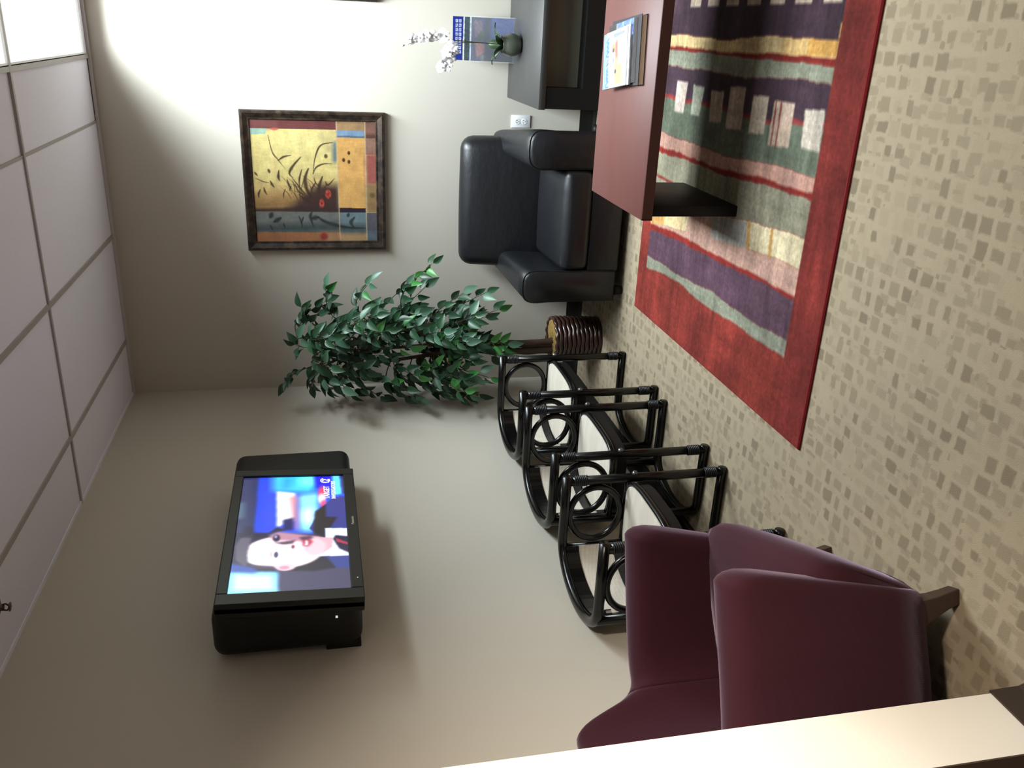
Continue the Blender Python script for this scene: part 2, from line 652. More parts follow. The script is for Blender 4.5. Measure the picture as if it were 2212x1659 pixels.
# warm round downlight over the passage
t = thing('downlight', 'round warm downlight over the passage behind the camera', 'ceiling light', (2.2, -4.75, H))
k = N('warm_lens'); k.b.inputs['Emission Color'].default_value = (1, .8, .55, 1); k.b.inputs['Emission Strength'].default_value = 3
bm = bmesh.new(); lathe(bm, [(0, -0.008), (0.07, -0.008), (0.075, -0.004), (0.075, -0.0005), (0, -0.0005)], 24)
done(bm, 'lens', k.m, t)
bm = bmesh.new(); lathe(bm, [(0.076, -0.006), (0.1, -0.006), (0.102, -0.003), (0.102, 0.0), (0.076, 0.0), (0.076, -0.006)], 24)
done(bm, 'trim_ring', M_white_metal, t)

# sprinkler head hanging from the ceiling
M_brass = mat('dull_bronze', (92, 78, 64), 0.4, 0.5, 0.1, metal=0.6)
t = thing('sprinkler_head', 'small bronze sprinkler head in the ceiling above the television', 'sprinkler', (0.215, -2.372, H))
bm = bmesh.new(); lathe(bm, [(0, 0.003), (0.035, 0.003), (0.034, -0.002), (0.02, -0.007), (0.012, -0.012), (0.012, -0.020), (0, -0.020)], 16)
done(bm, 'escutcheon', M_brass, t, True)
bm = bmesh.new()
for s in (-1, 1):
    tube(bm, [(0.010 * s, 0, -0.018), (0.014 * s, 0, -0.028), (0.004 * s, 0, -0.038)], 0.003, 6)
done(bm, 'yoke', M_brass, t, True)
bm = bmesh.new(); lathe(bm, [(0, -0.037), (0.014, -0.038), (0.017, -0.040), (0, -0.041)], 12)
done(bm, 'deflector', M_brass, t, True)
box('ceiling_tile', (1.88 + .012, 2.49 - .012, -0.085, -0.004, H + 0.003, H + 0.019), M_tile, ceil)

# ------------------------------------------------------------------ rug
RX0, RX1, RY0, RY1 = 0.774, 3.20, -2.643, -0.945
def rug_pic():
    w, h = 620, 430
    W, D = RX1 - RX0, RY1 - RY0
    P = Pic(w, h, (136, 53, 45))
    P.soft = 1
    S = lambda x: (x - RX0) / W
    T = lambda y: (RY1 - y) / D
    wob = {}
    def edge(pts, amp=0.006, seed=0):
        rr = random.Random(seed)
        ys = np.linspace(-1.055, -2.46, 60)
        px = [p[1] for p in pts][::-1]
        xs = np.interp(ys[::-1], px, [p[0] for p in pts][::-1])[::-1]
        ph = [rr.uniform(0, 6) for _ in range(3)]
        xs = xs + amp * (np.sin(ys * 9 + ph[0]) + 0.5 * np.sin(ys * 23 + ph[1]) + 0.3 * np.sin(ys * 51 + ph[2]))
        return list(zip(xs, ys))
    E = {}
    E[0] = edge([(1.014, -1.05), (1.048, -1.483), (1.031, -1.824), (1.039, -2.062), (1.043, -2.246), (1.052, -2.47)], .004, 1)
    E[1] = edge([(1.071, -1.05), (1.083, -1.408), (1.104, -1.802), (1.10, -2.043), (1.106, -2.283), (1.113, -2.47)], .004, 2)
    E[2] = edge([(1.211, -1.05), (1.226, -1.386), (1.247, -1.757), (1.246, -1.996), (1.261, -2.232), (1.269, -2.47)], .004, 3)
    E[3] = edge([(1.237, -1.05), (1.259, -1.44), (1.265, -1.751), (1.267, -2.006), (1.275, -2.269), (1.276, -2.47)], .003, 4)
    E[4] = edge([(1.250, -1.05), (1.288, -1.494), (1.335, -1.835), (1.358, -2.114), (1.366, -2.267), (1.372, -2.47)], .003, 5)
    E[5] = edge([(1.294, -1.05), (1.38, -1.5), (1.444, -1.933), (1.467, -2.108), (1.473, -2.259), (1.48, -2.47)], .004, 6)
    E[6] = edge([(1.589, -1.05), (1.591, -1.515), (1.595, -1.87), (1.607, -2.167), (1.617, -2.47)], .004, 7)
    E[7] = edge([(1.615, -1.05), (1.606, -1.431), (1.614, -1.864), (1.627, -2.16), (1.637, -2.47)], .004, 8)
    E[8] = edge([(1.683, -1.05), (1.669, -1.411), (1.664, -1.713), (1.683, -2.085), (1.687, -2.47)], .004, 9)
    E[9] = edge([(1.846, -1.05), (1.845, -1.357), (1.841, -1.658), (1.834, -2.07), (1.845, -2.295), (1.857, -2.47)], .005, 10)
    E[10] = edge([(1.982, -1.05), (1.971, -1.473), (1.969, -1.751), (1.978, -2.099), (1.984, -2.47)], .004, 11)
    E[11] = edge([(2.049, -1.05), (2.041, -1.595), (2.041, -1.969), (2.035, -2.28), (2.036, -2.47)], .003, 12)
    E[12] = edge([(2.064, -1.05), (2.052, -1.448), (2.056, -1.964), (2.059, -2.272), (2.061, -2.47)], .003, 13)
    E[13] = edge([(2.113, -1.05), (2.102, -1.357), (2.102, -1.709), (2.114, -1.888), (2.118, -2.47)], .004, 14)
    E[14] = edge([(2.30, -1.05), (2.31, -2.47)], .006, 15)
    E[15] = edge([(2.46, -1.05), (2.44, -2.47)], .006, 16)
    E[16] = edge([(2.62, -1.05), (2.66, -2.47)], .006, 17)
    E[17] = edge([(2.93, -1.05), (2.95, -2.47)], .006, 18)
    def band(a, b, c):
        P.poly([(S(x), T(y)) for x, y in E[a]] + [(S(x), T(y)) for x, y in E[b][::-1]], c)
    red, dred = (146, 52, 44), (126, 40, 35)
    band(0, 1, (142, 142, 124))
    band(1, 2, (92, 66, 80))
    band(2, 3, (138, 44, 38))
    band(3, 4, (190, 150, 134))
    band(4, 5, (214, 196, 160))
    # patches inside the cream band
    def quad(pts, c, op=1.0, blur=0):
        P.poly([(S(x), T(y)) for x, y in pts], c, op, blur)
    quad([(1.235, -1.05), (1.295, -1.05), (1.315, -1.24), (1.262, -1.22)], (206, 158, 96))
    quad([(1.27, -1.22), (1.33, -1.26), (1.372, -1.48), (1.288, -1.46)], (216, 190, 142))
    quad([(1.285, -1.48), (1.372, -1.5), (1.415, -1.72), (1.32, -1.75)], (192, 152, 134))
    quad([(1.32, -1.75), (1.415, -1.72), (1.45, -2.04), (1.35, -2.06)], (172, 166, 158))
    quad([(1.452, -2.045), (1.466, -2.065), (1.356, -2.085), (1.35, -2.06)], (204, 152, 88))
    quad([(1.462, -2.225), (1.472, -2.245), (1.364, -2.257), (1.362, -2.237)], (204, 152, 88))
    band(5, 6, (136, 130, 110))
    quad([(1.47, -1.05), (1.48, -1.05), (1.47, -1.37), (1.458, -1.36)], dred)
    band(6, 7, dred)
    band(7, 8, (182, 138, 122))
    band(8, 9, (98, 104, 88))
    band(9, 10, (66, 49, 58))
    P.poly([(S(x + .006), T(y)) for x, y in E[9]] + [(S(x - .012), T(y)) for x, y in E[9][::-1]], (140, 44, 44), 0.8)
    band(10, 11, (136, 136, 118))
    band(11, 12, dred)
    band(12, 13, (216, 186, 134))
    quad([(2.06, -2.28), (2.116, -2.28), (2.118, -2.46), (2.061, -2.46)], (210, 156, 84))
    quad([(2.057, -2.1), (2.112, -2.1), (2.116, -2.28), (2.06, -2.28)], (214, 170, 104), 0.6)
    band(13, 14, (64, 47, 56))
    band(14, 15, (136, 136, 118))
    band(15, 16, (150, 48, 46))
    band(16, 17, (190, 150, 134))
    rects = [([(1.917, -1.194), (1.915, -1.32), (1.785, -1.302), (1.784, -1.194)], (190, 172, 160)),
             ([(1.911, -1.381), (1.909, -1.5), (1.787, -1.477), (1.786, -1.383)], (176, 176, 156)),
             ([(1.899, -1.569), (1.904, -1.69), (1.783, -1.696), (1.777, -1.581)], (186, 164, 144)),
             ([(1.928, -1.744), (1.934, -1.875), (1.776, -1.882), (1.767, -1.742)], (188, 166, 150)),
             ([(1.91, -1.946), (1.912, -2.067), (1.78, -2.068), (1.773, -1.945)], (190, 172, 150)),
             ([(1.905, -2.112), (1.905, -2.258), (1.757, -2.255), (1.748, -2.104)], (200, 172, 152)),
             ([(1.892, -2.327), (1.901, -2.451), (1.767, -2.456), (1.766, -2.338)], (194, 180, 164))]
    for q, c in rects:
        quad(q, c)
    for y in (-2.122, -2.158):
        quad([(1.905, y), (1.905, y - 0.009), (1.75, y - 0.012), (1.75, y - 0.003)], (132, 60, 54))
    for k in range(7):
        y = -1.25 - 0.18 * k
        quad([(2.22, y), (2.22, y - 0.11), (2.36, y - 0.11), (2.36, y)], (190, 168, 150))
    # gold tick by the near border
    quad([(2.116, -2.455), (2.165, -2.455), (2.165, -2.466), (2.116, -2.47)], (212, 160, 100))
    P.a *= 0.84
    P.put((P.t > T(-2.462)).astype(float), (100, 38, 34), 0.8)  # near border darkened: shading of the pile's lie put into the colour
    P.grain(0.04, 1, 1)
    P.grain(0.025, 12, 2)
    P.grain(0.07, 26, 22)
    P.grain(0.03, 30, 5)
    return P
M_rug = print_mat('wool_rug_pile', 0.95, 0.08, bump=0.5, bscale=330, noise=0.12, sheen=0.03, bdist=0.004)
M_rugedge = mat('red_rug_edge', (118, 36, 38), 0.95, 0.1, 0.15, 60, bump=0.4, bscale=300)
rug = thing('area_rug', 'large red-bordered patterned wool rug with purple, green and cream bands', 'rug', (RX0, RY0, 0))
o = pic_mesh('pile', rug_pic(), (0.006, RY1 - RY0 - .006, 0.012), (RX1 - RX0 - .006, RY1 - RY0 - .006, 0.012), (0.006, 0.006, 0.012), M_rug, rug)
bm = bmesh.new()
W_, D_ = RX1 - RX0, RY1 - RY0
secs = []
for (ox, oy, sx, sy) in ((0, 0, 1, 1), (W_, 0, -1, 1), (W_, D_, -1, -1), (0, D_, 1, -1)):
    secs.append([(ox, oy, 0.0), (ox - 0.002 * sx, oy - 0.002 * sy, 0.006), (ox + 0.002 * sx, oy + 0.002 * sy, 0.0115), (ox + 0.008 * sx, oy + 0.008 * sy, 0.0118), (ox + 0.008 * sx, oy + 0.008 * sy, 0.0)])
loft(bm, secs, closed_path=True)
done(bm, 'bound_edge', M_rugedge, rug)

# ------------------------------------------------------------------ coffee table
def wood(name, a, b, rough=0.35, axis=0, coat=0.2):
    if name in MATS:
        return MATS[name]
    k = N(name)
    st = [14, 14, 14]
    st[axis] = 1.2
    v = k.coord(tuple(st))
    f = k.noise(v, 3.2, 6, 0.62)
    k.l(k.mix(f, L4(a), L4(b)), k.b.inputs['Base Color'])
    k.b.inputs['Roughness'].default_value = rough
    k.b.inputs['Coat Weight'].default_value = coat
    k.b.inputs['Coat Roughness'].default_value = 0.25
    k.bump(f, 0.05, 0.001)
    MATS[name] = k.m
    return k.m
M_mahog = wood('reddish_mahogany_veneer', (86, 46, 41), (96, 53, 47), 0.55, 0, 0.0)
M_mahog_e = wood('dark_mahogany_edge', (70, 32, 29), (82, 40, 35), 0.45, 0, 0.0)
M_black = mat('black_lacquered_wood', (17, 16, 16), 0.38, 0.45, 0.15, 20)
M_blackm = mat('matt_black_wood', (15, 14, 14), 0.55, 0.35, 0.15, 20)
ZT = 0.428
tb = thing('coffee_table', 'low reddish-brown coffee table with black slab legs standing on the rug', 'table', (1.45, -2.0, 0.012))
box('table_top', (0, 1.22, 0.005, 0.645, 0.372, ZT - 0.012), M_mahog, tb, bev=0.002, seg=1)
bm = bmesh.new()
bx(bm, -0.0015, 1.2215, 0.0035, 0.0065, 0.373, ZT - 0.0135); bx(bm, -0.0015, 0.002, 0.0035, 0.6465, 0.373, ZT - 0.0135)
done(bm, 'edge_banding', M_mahog_e, tb)
for x in (0.0, 1.16):
    box('leg', (x + 0.003, x + 0.045, 0.055, 0.60, 0.0, 0.372), M_blackm, tb, bev=0.002, seg=1)
box('stretcher', (0.045, 1.163, 0.30, 0.34, 0.28, 0.37), M_blackm, tb)

# printed matter on the coffee table: hard-backed book, dark magazine, light blue magazine
M_print = print_mat('glossy_print', 0.3, 0.5, coat=0.2)
M_pages = mat('cream_page_block', (250, 238, 208), 0.85, 0.2, 0.06, 4, (1, 1, 300))
M_pagesw = mat('white_page_block', (226, 224, 222), 0.8, 0.2, 0.06, 4, (1, 1, 300))
M_bkcover = mat('dark_book_cloth', (44, 42, 46), 0.6, 0.3, 0.1)
def fbox(name, w, d, z0, z1, m, par, x=0.0, y=0.0, bev=0.0, rz=0.0):
    return box(name, (-w / 2 + x, w / 2 + x, -d / 2 + y, d / 2 + y, z0, z1), m, par, bev=bev, seg=1, M=Matrix.Rotation(rz, 4, 'Z') if rz else None)
bk = thing('hardback_book', 'thick dark hardback book with cream pages, bottom of the coffee table pile', 'book', (2.036, -1.71, ZT + 0.0), R(5))
fbox('back_cover', 0.245, 0.325, 0.0, 0.0025, M_bkcover, bk)
fbox('page_block', 0.238, 0.314, 0.0025, 0.0205, M_pages, bk, -0.001, -0.0035)
fbox('front_cover', 0.245, 0.325, 0.0205, 0.023, M_bkcover, bk)
fbox('spine', 0.245, 0.003, 0.0, 0.023, M_bkcover, bk, 0.0, 0.164)

def magazine(name, label, loc, rz, w, d, th, pic, cat='magazine'):
    t = thing(name, label, cat, loc, rz)
    fbox('page_block', w, d, 0.0, th - 0.0006, M_pagesw, t)
    pic_mesh('cover', pic, (-w / 2, d / 2, th), (w / 2, d / 2, th), (-w / 2, -d / 2, th), M_print, t,
             zfun=lambda s, tt: np.stack([0 * s, 0 * s, 0.0012 * np.sin(s * 3.1) * np.sin(tt * 3.1)], -1))
    return t
P = Pic(70, 90, (40, 42, 54))
P.rect(0.55, 1, 0, 0.5, (120, 116, 128)); P.rect(0.75, 1.0, 0.35, 0.95, (92, 116, 178)); P.rect(0, 0.5, 0.6, 1, (36, 36, 42)); P.rect(0.85, 1, 0.0, 0.3, (36, 34, 36))
P.grain(0.15, 2, 2)
magazine('magazine', 'dark blue-grey magazine between the hardback book and the blue-topped magazine', (2.03, -1.685, ZT + 0.023), R(7), 0.226, 0.295, 0.010, P)
P = Pic(70, 90, (236, 238, 244))
P.rect(0, 1, 0, 0.5, (206, 214, 232)); P.rect(0.5, 1, 0.5, 1, (240, 240, 246)); P.rect(0, 0.14, 0, 0.2, (222, 150, 140)); P.grain(0.06, 2, 2)
magazine('magazine', 'white magazine sticking out under the blue-topped magazine on the coffee table', (2.012, -1.672, ZT + 0.034), R(8), 0.212, 0.275, 0.006, P)
P = Pic(110, 140, (226, 232, 242))
P.rect(0, 1, 0, 0.30, (170, 214, 240)); P.rect(0, 1, 0.0, 0.10, (140, 198, 234)); P.rect(0, 1, 0.24, 0.36, (222, 238, 244))
# blurred blue title: two words of script letters, not legible in the photograph
for k, (s0, s1, hh) in enumerate(((0.03, 0.13, .13), (.14, .18, .08), (.19, .25, .08), (.26, .31, .08), (.32, .37, .07), (.58, .66, .12), (.67, .73, .08), (.75, .81, .08), (.83, .90, .10))):
    tm = 0.20 - 0.010 * k * 0.2
    P.stroke([(s0, tm + hh / 2), (s0 + 0.01, tm - hh / 2), ((s0 + s1) / 2, tm - hh / 2 + .01), (s1, tm + hh / 2)], 0.018, (86, 128, 190), 0.9, False)
P.stroke([(.42, .16), (.46, .24)], 0.014, (52, 78, 104), 0.9, False)
P.stroke([(.47, .15), (.53, .24)], 0.010, (52, 78, 104), 0.8, False)
P.poly([(.02, .56), (.30, .50), (.52, .52), (.50, .78), (.22, .84), (.05, .80)], (232, 196, 136), 1, 3)
P.poly([(.5, .55), (.78, .50), (.86, .62), (.74, .72), (.5, .70)], (208, 124, 96), 1, 3)
P.poly([(.40, .66), (.86, .62), (.90, .92), (.45, .95)], (252, 252, 252), 1, 2)
P.poly([(.02, .80), (.20, .82), (.16, .96), (.02, .94)], (226, 172, 150), 1, 3)
P.ell(.72, .45, .06, .05, (224, 160, 96), .4); P.ell(.66, .45, .04, .05, (120, 80, 66), .4)
P.ell(.28, .56, .04, .04, (82, 74, 84), .5); P.ell(.48, .46, .06, .03, (150, 148, 168), .5)
P.poly([(.86, .40), (.97, .42), (.96, .9), (.88, .92)], (136, 138, 164), .8, 3)
P.poly([(.02, .88), (.4, .93), (.4, .99), (.02, .96)], (240, 240, 244), 1, 2)
P.grain(0.03, 1, 1)
P.a *= 0.80
magazine('magazine', 'light blue-topped glossy magazine on top of the pile on the coffee table', (2.008, -1.655, ZT + 0.0408), R(8), 0.208, 0.272, 0.004, P)

# ------------------------------------------------------------------ side table (open black cube) by the back wall
SX0, SX1, SY0, SY1, SZ = 1.738, 2.45, -0.765, -0.02, 0.545
st = thing('side_table', 'square black open-fronted side table against the back wall', 'table', (SX0, SY0, 0))
w, d = SX1 - SX0, SY1 - SY0
M_blktop = mat('black_table_laminate', (52, 51, 50), 0.5, 0.5, 0.04)
box('top', (0, w, 0, d, SZ - 0.034, SZ), M_blktop, st, bev=0.0015, seg=1)
for x in (0.004, w - 0.104):
    box('side_panel', (x, x + 0.10, 0.005, d - 0.005, 0.0, SZ - 0.034), M_blackm, st)
box('bottom_shelf', (0.104, w - 0.104, 0.005, d - 0.005, 0.20, 0.325), M_blackm, st)
M_recess = mat('dark_olive_back_panel', (122, 121, 108), 0.7, 0.3, 0.05)
box('back_panel', (0.104, w - 0.104, 0.10, 0.12, 0.325, SZ - 0.034), M_recess, st)
box('front_rail', (0.104, w - 0.104, 0.005, 0.03, 0.0, 0.2), M_blackm, st)

# clear stand holding a blue leaflet, in front of the wall
M_acr = mat('clear_acrylic', (236, 242, 246), 0.08, 0.5, 0.0)
M_acr.node_tree.nodes['Principled BSDF'].inputs['Alpha'].default_value = 0.06
hx0, hx1, hy = 1.929, 2.152, -0.15
hd = thing('leaflet_holder', 'clear upright leaflet holder standing on the black side table', 'holder', ((hx0 + hx1) / 2, hy, SZ))
hw = (hx1 - hx0) / 2
tilt = Matrix.Rotation(R(-8), 4, 'X')
box('back_plate', (-hw - .004, hw + .004, 0.010, 0.0125, 0.002, 0.285), M_acr, hd, M=tilt)
box('front_lip', (-hw - .004, hw + .004, -0.016, -0.0135, 0.002, 0.245), M_acr, hd, M=tilt)
bm = bmesh.new()
bx(bm, -hw - .004, -hw - .0015, -0.016, 0.0125, 0.002, 0.245, M=tilt); bx(bm, hw + .0015, hw + .004, -0.016, 0.0125, 0.002, 0.245, M=tilt)
bx(bm, -hw - .004, hw + .004, -0.03, 0.03, 0.0, 0.003)
done(bm, 'base', M_acr, hd)
P = Pic(120, 190, (52, 56, 108))
P.rect(0, 1, 0, .17, (34, 48, 138))
P.rect(0.02, .98, 0.015, .15, (34, 48, 138))
# two lines of heavy white letters, unreadable in the photograph
for row, (t0, t1) in enumerate(((.045, .085), (.10, .14))):
    for k in range(8):
        s0 = .16 + .10 * k
        P.rect(s0, s0 + .07, t0, t1, (206, 208, 230), .85)
        P.rect(s0 + .02, s0 + .045, t0 + .012, t0 + .024, (60, 70, 140), .8)
P.rect(0.0, .5, .165, .18, (200, 180, 90), .7)
P.rect(0, 1, .175, .195, (232, 236, 240)); P.rect(0, 1, .195, .285, (74, 88, 92)); P.rect(0, 1, .285, .305, (206, 214, 224))
P.rect(0, 1, .305, .46, (58, 54, 92))
P.poly([(.05, .40), (.45, .36), (.42, .52), (.22, .56)], (150, 98, 100), 1, 3)
P.poly([(.55, .36), (.95, .34), (.92, .48), (.6, .5)], (112, 88, 108), 1, 3)
P.poly([(.45, .42), (.6, .40), (.72, .54), (.5, .56)], (58, 68, 60), 1, 3)
P.rect(0, .16, .46, .60, (112, 108, 112), 1, 2)
P.rect(.0, 1, .52, .66, (48, 42, 62), .8, 4)
P.a *= 0.78
P.rect(.45, 1, .62, 1, (50, 60, 108), 1, 5); P.rect(0, .5, .66, 1, (22, 22, 40), 1, 5)
P.grain(0.08, 2, 2)
lf = thing('leaflet', 'tall blue printed leaflet inside the clear holder behind the orchid', 'leaflet', ((hx0 + hx1) / 2, hy, SZ))
M_leaf = print_mat('leaflet_print', 0.4, 0.3)
zt = 0.335
c8, s8 = cos(R(-8)), sin(R(-8))
def tl(x, y, z):
    return (x, y * c8 - z * s8, y * s8 + z * c8)
pic_mesh('cover', P, tl(-hw + .002, -0.0105, zt), tl(hw - .002, -0.0105, zt), tl(-hw + .002, -0.0105, 0.006), M_leaf, lf)
box('sheets', (-hw + .002, hw - .002, -0.0098, 0.006, 0.005, zt), mat('white_paper', (224, 224, 228), 0.8, 0.2, 0.02), lf, M=tilt)

# orchid in a grey-green pot
M_pot = mat('grey_green_glazed_pot', (72, 76, 66), 0.25, 0.5, 0.06, 6, coat=0.3)
M_petal = mat('white_orchid_petal', (240, 238, 238), 0.55, 0.3, 0.03, sheen=0.1)
M_stem = mat('grey_green_stem', (74, 76, 58), 0.6, 0.3, 0.1)
M_lea = mat('dark_strap_leaf', (44, 66, 36), 0.4, 0.4, 0.1)
ox, oy = 2.022, -0.315
oc = thing('potted_orchid', 'white orchid with two arching sprays in a grey-green pot on the side table', 'plant', (ox, oy, SZ))
bm = bmesh.new()
lathe(bm, [(0, 0.0), (0.034, 0.0), (0.046, 0.010), (0.056, 0.034), (0.058, 0.058), (0.052, 0.082), (0.044, 0.096), (0.046, 0.102), (0.043, 0.103), (0.039, 0.094), (0, 0.090)], 28)
done(bm, 'pot', M_pot, oc, True)
bm = bmesh.new(); lathe(bm, [(0, 0.094), (0.036, 0.092), (0.039, 0.088), (0, 0.086)], 16)
done(bm, 'moss', mat('moss_green', (62, 66, 40), 0.9, 0.1, 0.3, 80), oc)
def strap_leaf(ang, ln, lift):
    bm = bmesh.new()
    secs = []
    for i in range(9):
        t = i / 8
        r = 0.01 + ln * t
        z = 0.092 + lift * sin(t * 2.0)
        wv = 0.022 * sin(min(1, t * 1.2 + 0.12) * pi) ** 0.7 + 0.001
        c_ = Vector((cos(ang) * r, sin(ang) * r, z))
        n_ = Vector((-sin(ang), cos(ang), 0))
        secs.append([c_ - n_ * wv + Vector((0, 0, .004)), c_, c_ + n_ * wv + Vector((0, 0, .004))])
    loft(bm, secs, closed_sec=False, cap=False)
    o = done(bm, 'leaf', M_lea, oc, True)
    md = o.modifiers.new('thick', 'SOLIDIFY'); md.thickness = 0.0015
for a_, l_, u_ in ((2.6, .11, .05), (0.3, .10, .045), (3.9, .085, .06), (5.3, .08, .055), (1.6, .07, .07)):
    strap_leaf(a_, l_, u_)
def flower_mesh():
    bm = bmesh.new()
    for k in range(5):
        an = 2 * pi * k / 5 + 0.3
        ln, wd = (0.026, 0.016) if k in (0, 2) else (0.023, 0.010)
        secs = []
        for i in range(6):
            t = i / 5
            r = 0.002 + ln * t
            wv = wd * sin((0.12 + 0.85 * t) * pi) ** 0.8 * 0.9
            z = 0.006 * sin(t * 2.6)
            c_ = Vector((cos(an) * r, sin(an) * r, z)); n_ = Vector((-sin(an), cos(an), 0))
            secs.append([c_ - n_ * wv + Vector((0, 0, -.003)), c_ + Vector((0, 0, 0.001)), c_ + n_ * wv + Vector((0, 0, -.003))])
        loft(bm, secs, closed_sec=False, cap=False)
    tube(bm, [(0, 0, 0), (0, -0.004, 0.008), (0, -0.010, 0.010)], [0.004, 0.005, 0.002], 6)
    me = bpy.data.meshes.new('flower')
    bm.to_mesh(me); bm.free()
    me.materials.append(M_petal)
    me.shade_smooth()
    return me
FM = flower_mesh()
sprays = [[(0, 0, .09), (.005, .0, .22), (.010, -.01, .34), (.012, -.02, .45), (-.004, -.03, .56), (-.024, -.04, .622)],
          [(0, 0, .09), (.004, -.01, .22), (-.002, -.02, .33), (-.035, -.03, .375), (-.082, -.04, .395), (-.120, -.04, .415), (-.142, -.04, .440)]]
rr = random.Random(3)
for k, sp in enumerate(sprays):
    bm = bmesh.new()
    pth = catmull(sp, 6)
    tube(bm, pth, [0.0028 * (1 - 0.5 * i / len(pth)) for i in range(len(pth))], 6)
    sm = done(bm, 'flower_stem', M_stem, oc, True)
    ts = ((.56, .64, .71, .78, .85, .91) if k == 0 else (.46, .54, .60, .66, .73, .80, .87))
    for j, tq in enumerate(ts):
        p = pth[int(tq * (len(pth) - 1))]
        side = Vector((0.018, -0.012, 0)) if k == 0 else Vector((rr.uniform(-.008, .012), -0.02, -0.012 if j % 2 else 0.012))
        f = link('flower', FM, None, sm)
        f.location = p + side
        f.rotation_euler = (R(80 + rr.uniform(-25, 25)), rr.uniform(-.5, .5), rr.uniform(-.6, .6))
        sc = 1.45 - 0.09 * j if k == 0 else 1.5 - 0.06 * j
        f.scale = (sc, sc, sc)
    for j in range(2):
        bm = bmesh.new()
        p = pth[-1 - j * 3]
        lathe(bm, [(0, -0.007), (0.005, -0.002), (0.005, 0.004), (0, 0.009)], 8, c=tuple(p))
        done(bm, 'bud', mat('grey_bud', (150, 148, 138), 0.6, 0.3, 0.05), sm, True)

# ------------------------------------------------------------------ wall outlets
M_plate = mat('white_plastic', (228, 228, 230), 0.35, 0.4, 0.01)
M_slot = mat('dark_slot', (60, 60, 64), 0.6, 0.2, 0.02)
def outlet(name, label, M, gangs=1):
    t = thing(name, label, 'outlet')
    t.matrix_world = M
    w = 0.035 * gangs + 0.012 * (gangs - 1)
    box('plate', (-w, w, -0.057, 0.057, 0.0, 0.006), M_plate, t, bev=0.002)
    for g in range(gangs):
        cx = 0 if gangs == 1 else (-0.023 + 0.046 * g)
        for s in (-1, 1):
            bm = bmesh.new()
            lathe(bm, [(0, 0.0075), (0.0155, 0.0075), (0.017, 0.006), (0.017, 0.003)], 18, c=(cx, 0.0195 * s, 0))
            sk = done(bm, 'socket', M_plate, t)
            bm = bmesh.new()
            for dx in (-0.0062, 0.0062):
                bx(bm, cx + dx - 0.0012, cx + dx + 0.0012, 0.0195 * s + 0.0005, 0.0195 * s + 0.0085, 0.0074, 0.0079)
            lathe(bm, [(0, 0.0079), (0.0026, 0.0079), (0.0026, 0.0070)], 10, c=(cx, 0.0195 * s - 0.008, 0))
            done(bm, 'slots', M_slot, sk)
        bm = bmesh.new(); lathe(bm, [(0, 0.0078), (0.003, 0.0072), (0.0032, 0.006)], 10, c=(cx, 0, 0))
        done(bm, 'screw', M_plate, t)
    return t
outlet('wall_outlet', 'white duplex wall outlet beside the black leather armchair', frame((1.606, 0, 0.455), (1, 0, 0), (0, 0, 1)))

# ------------------------------------------------------------------ television on the left wall
M_tvb = mat('black_tv_plastic', (13, 13, 14), 0.42, 0.45, 0.05)
M_tvs = mat('satin_black_housing', (10, 10, 12), 0.5, 0.4, 0.05)
tv = thing('television', 'wall-mounted flat television showing a news presenter, with a rounded black housing behind it', 'television', (0, -2.08, 1.77))
TW, TH = 0.955, 0.50
FT = frame((0.262, 0.0, 0.0), (0, 1, 0), (0.045, 0, 1))
sl, sr_, st_, sb = -TW / 2 + 0.062, TW / 2 - 0.052, TH / 2 - 0.038, -TH / 2 + 0.045
bm = bmesh.new()
for a in ((-TW / 2, sl, -TH / 2, TH / 2), (sr_, TW / 2, -TH / 2, TH / 2), (sl, sr_, st_, TH / 2), (sl, sr_, -TH / 2, sb)):
    bx(bm, a[0], a[1], a[2], a[3], -0.035, 0.006, M=FT)
bx(bm, -TW / 2, TW / 2, -TH / 2, TH / 2, -0.05, -0.012, M=FT)
o = done(bm, 'bezel', M_tvb, tv)
md = o.modifiers.new('b', 'BEVEL'); md.width = 0.003; md.segments = 2; md.limit_method = 'ANGLE'
# picture on the screen
P = Pic(300, 168, (40, 42, 66))
def Z(a, b):
    s = 0.5
    for _ in range(4):
        al, ar = 190 + 130 * s, 1205 - 50 * s
        t = (a - al) / (ar - al)
        b0, b1 = 1195 - 90 * t, 285 - 50 * t
        s = (b - b0) / (b1 - b0)
    return (s, t)
def zp(pts, c, op=1.0, blur=0):
    P.poly([Z(*q) for q in pts], c, op, blur)
def ze(a, b, ra, rb, c, soft=.3, op=1.0):
    s, t = Z(a, b)
    P.ell(s, t, rb / 910, ra / 960, c, soft, op)
zp([(300, 290), (460, 270), (430, 740), (250, 760)], (50, 54, 92))
zp([(270, 520), (330, 500), (320, 640), (270, 650)], (84, 108, 128), .8, 5)
zp([(200, 1030), (330, 700), (500, 720), (230, 1030)], (38, 38, 62), 1, 4)
zp([(590, 1200), (590, 960), (1240, 900), (1240, 1130)], (62, 58, 88))
zp([(190, 1200), (215, 1035), (600, 1020), (600, 1170)], (120, 205, 255), 1, 3)
zp([(230, 1160), (240, 1050), (560, 1040), (570, 1140)], (200, 240, 255), 1, 6)
zp([(200, 1040), (215, 980), (420, 1000), (420, 1040)], (58, 84, 170), .9, 4)
zp([(455, 265), (1190, 220), (1190, 480), (1000, 560), (900, 740), (410, 745)], (40, 80, 238), 1, 3)
zp([(455, 265), (600, 255), (590, 740), (410, 745)], (42, 70, 226), 1, 5)
zp([(560, 270), (930, 250), (900, 400), (560, 400)], (66, 200, 255), 1, 9)
zp([(640, 270), (740, 265), (700, 380), (620, 380)], (40, 150, 240), .8, 8)
zp([(780, 260), (920, 250), (900, 340), (790, 340)], (120, 245, 255), 1, 8)
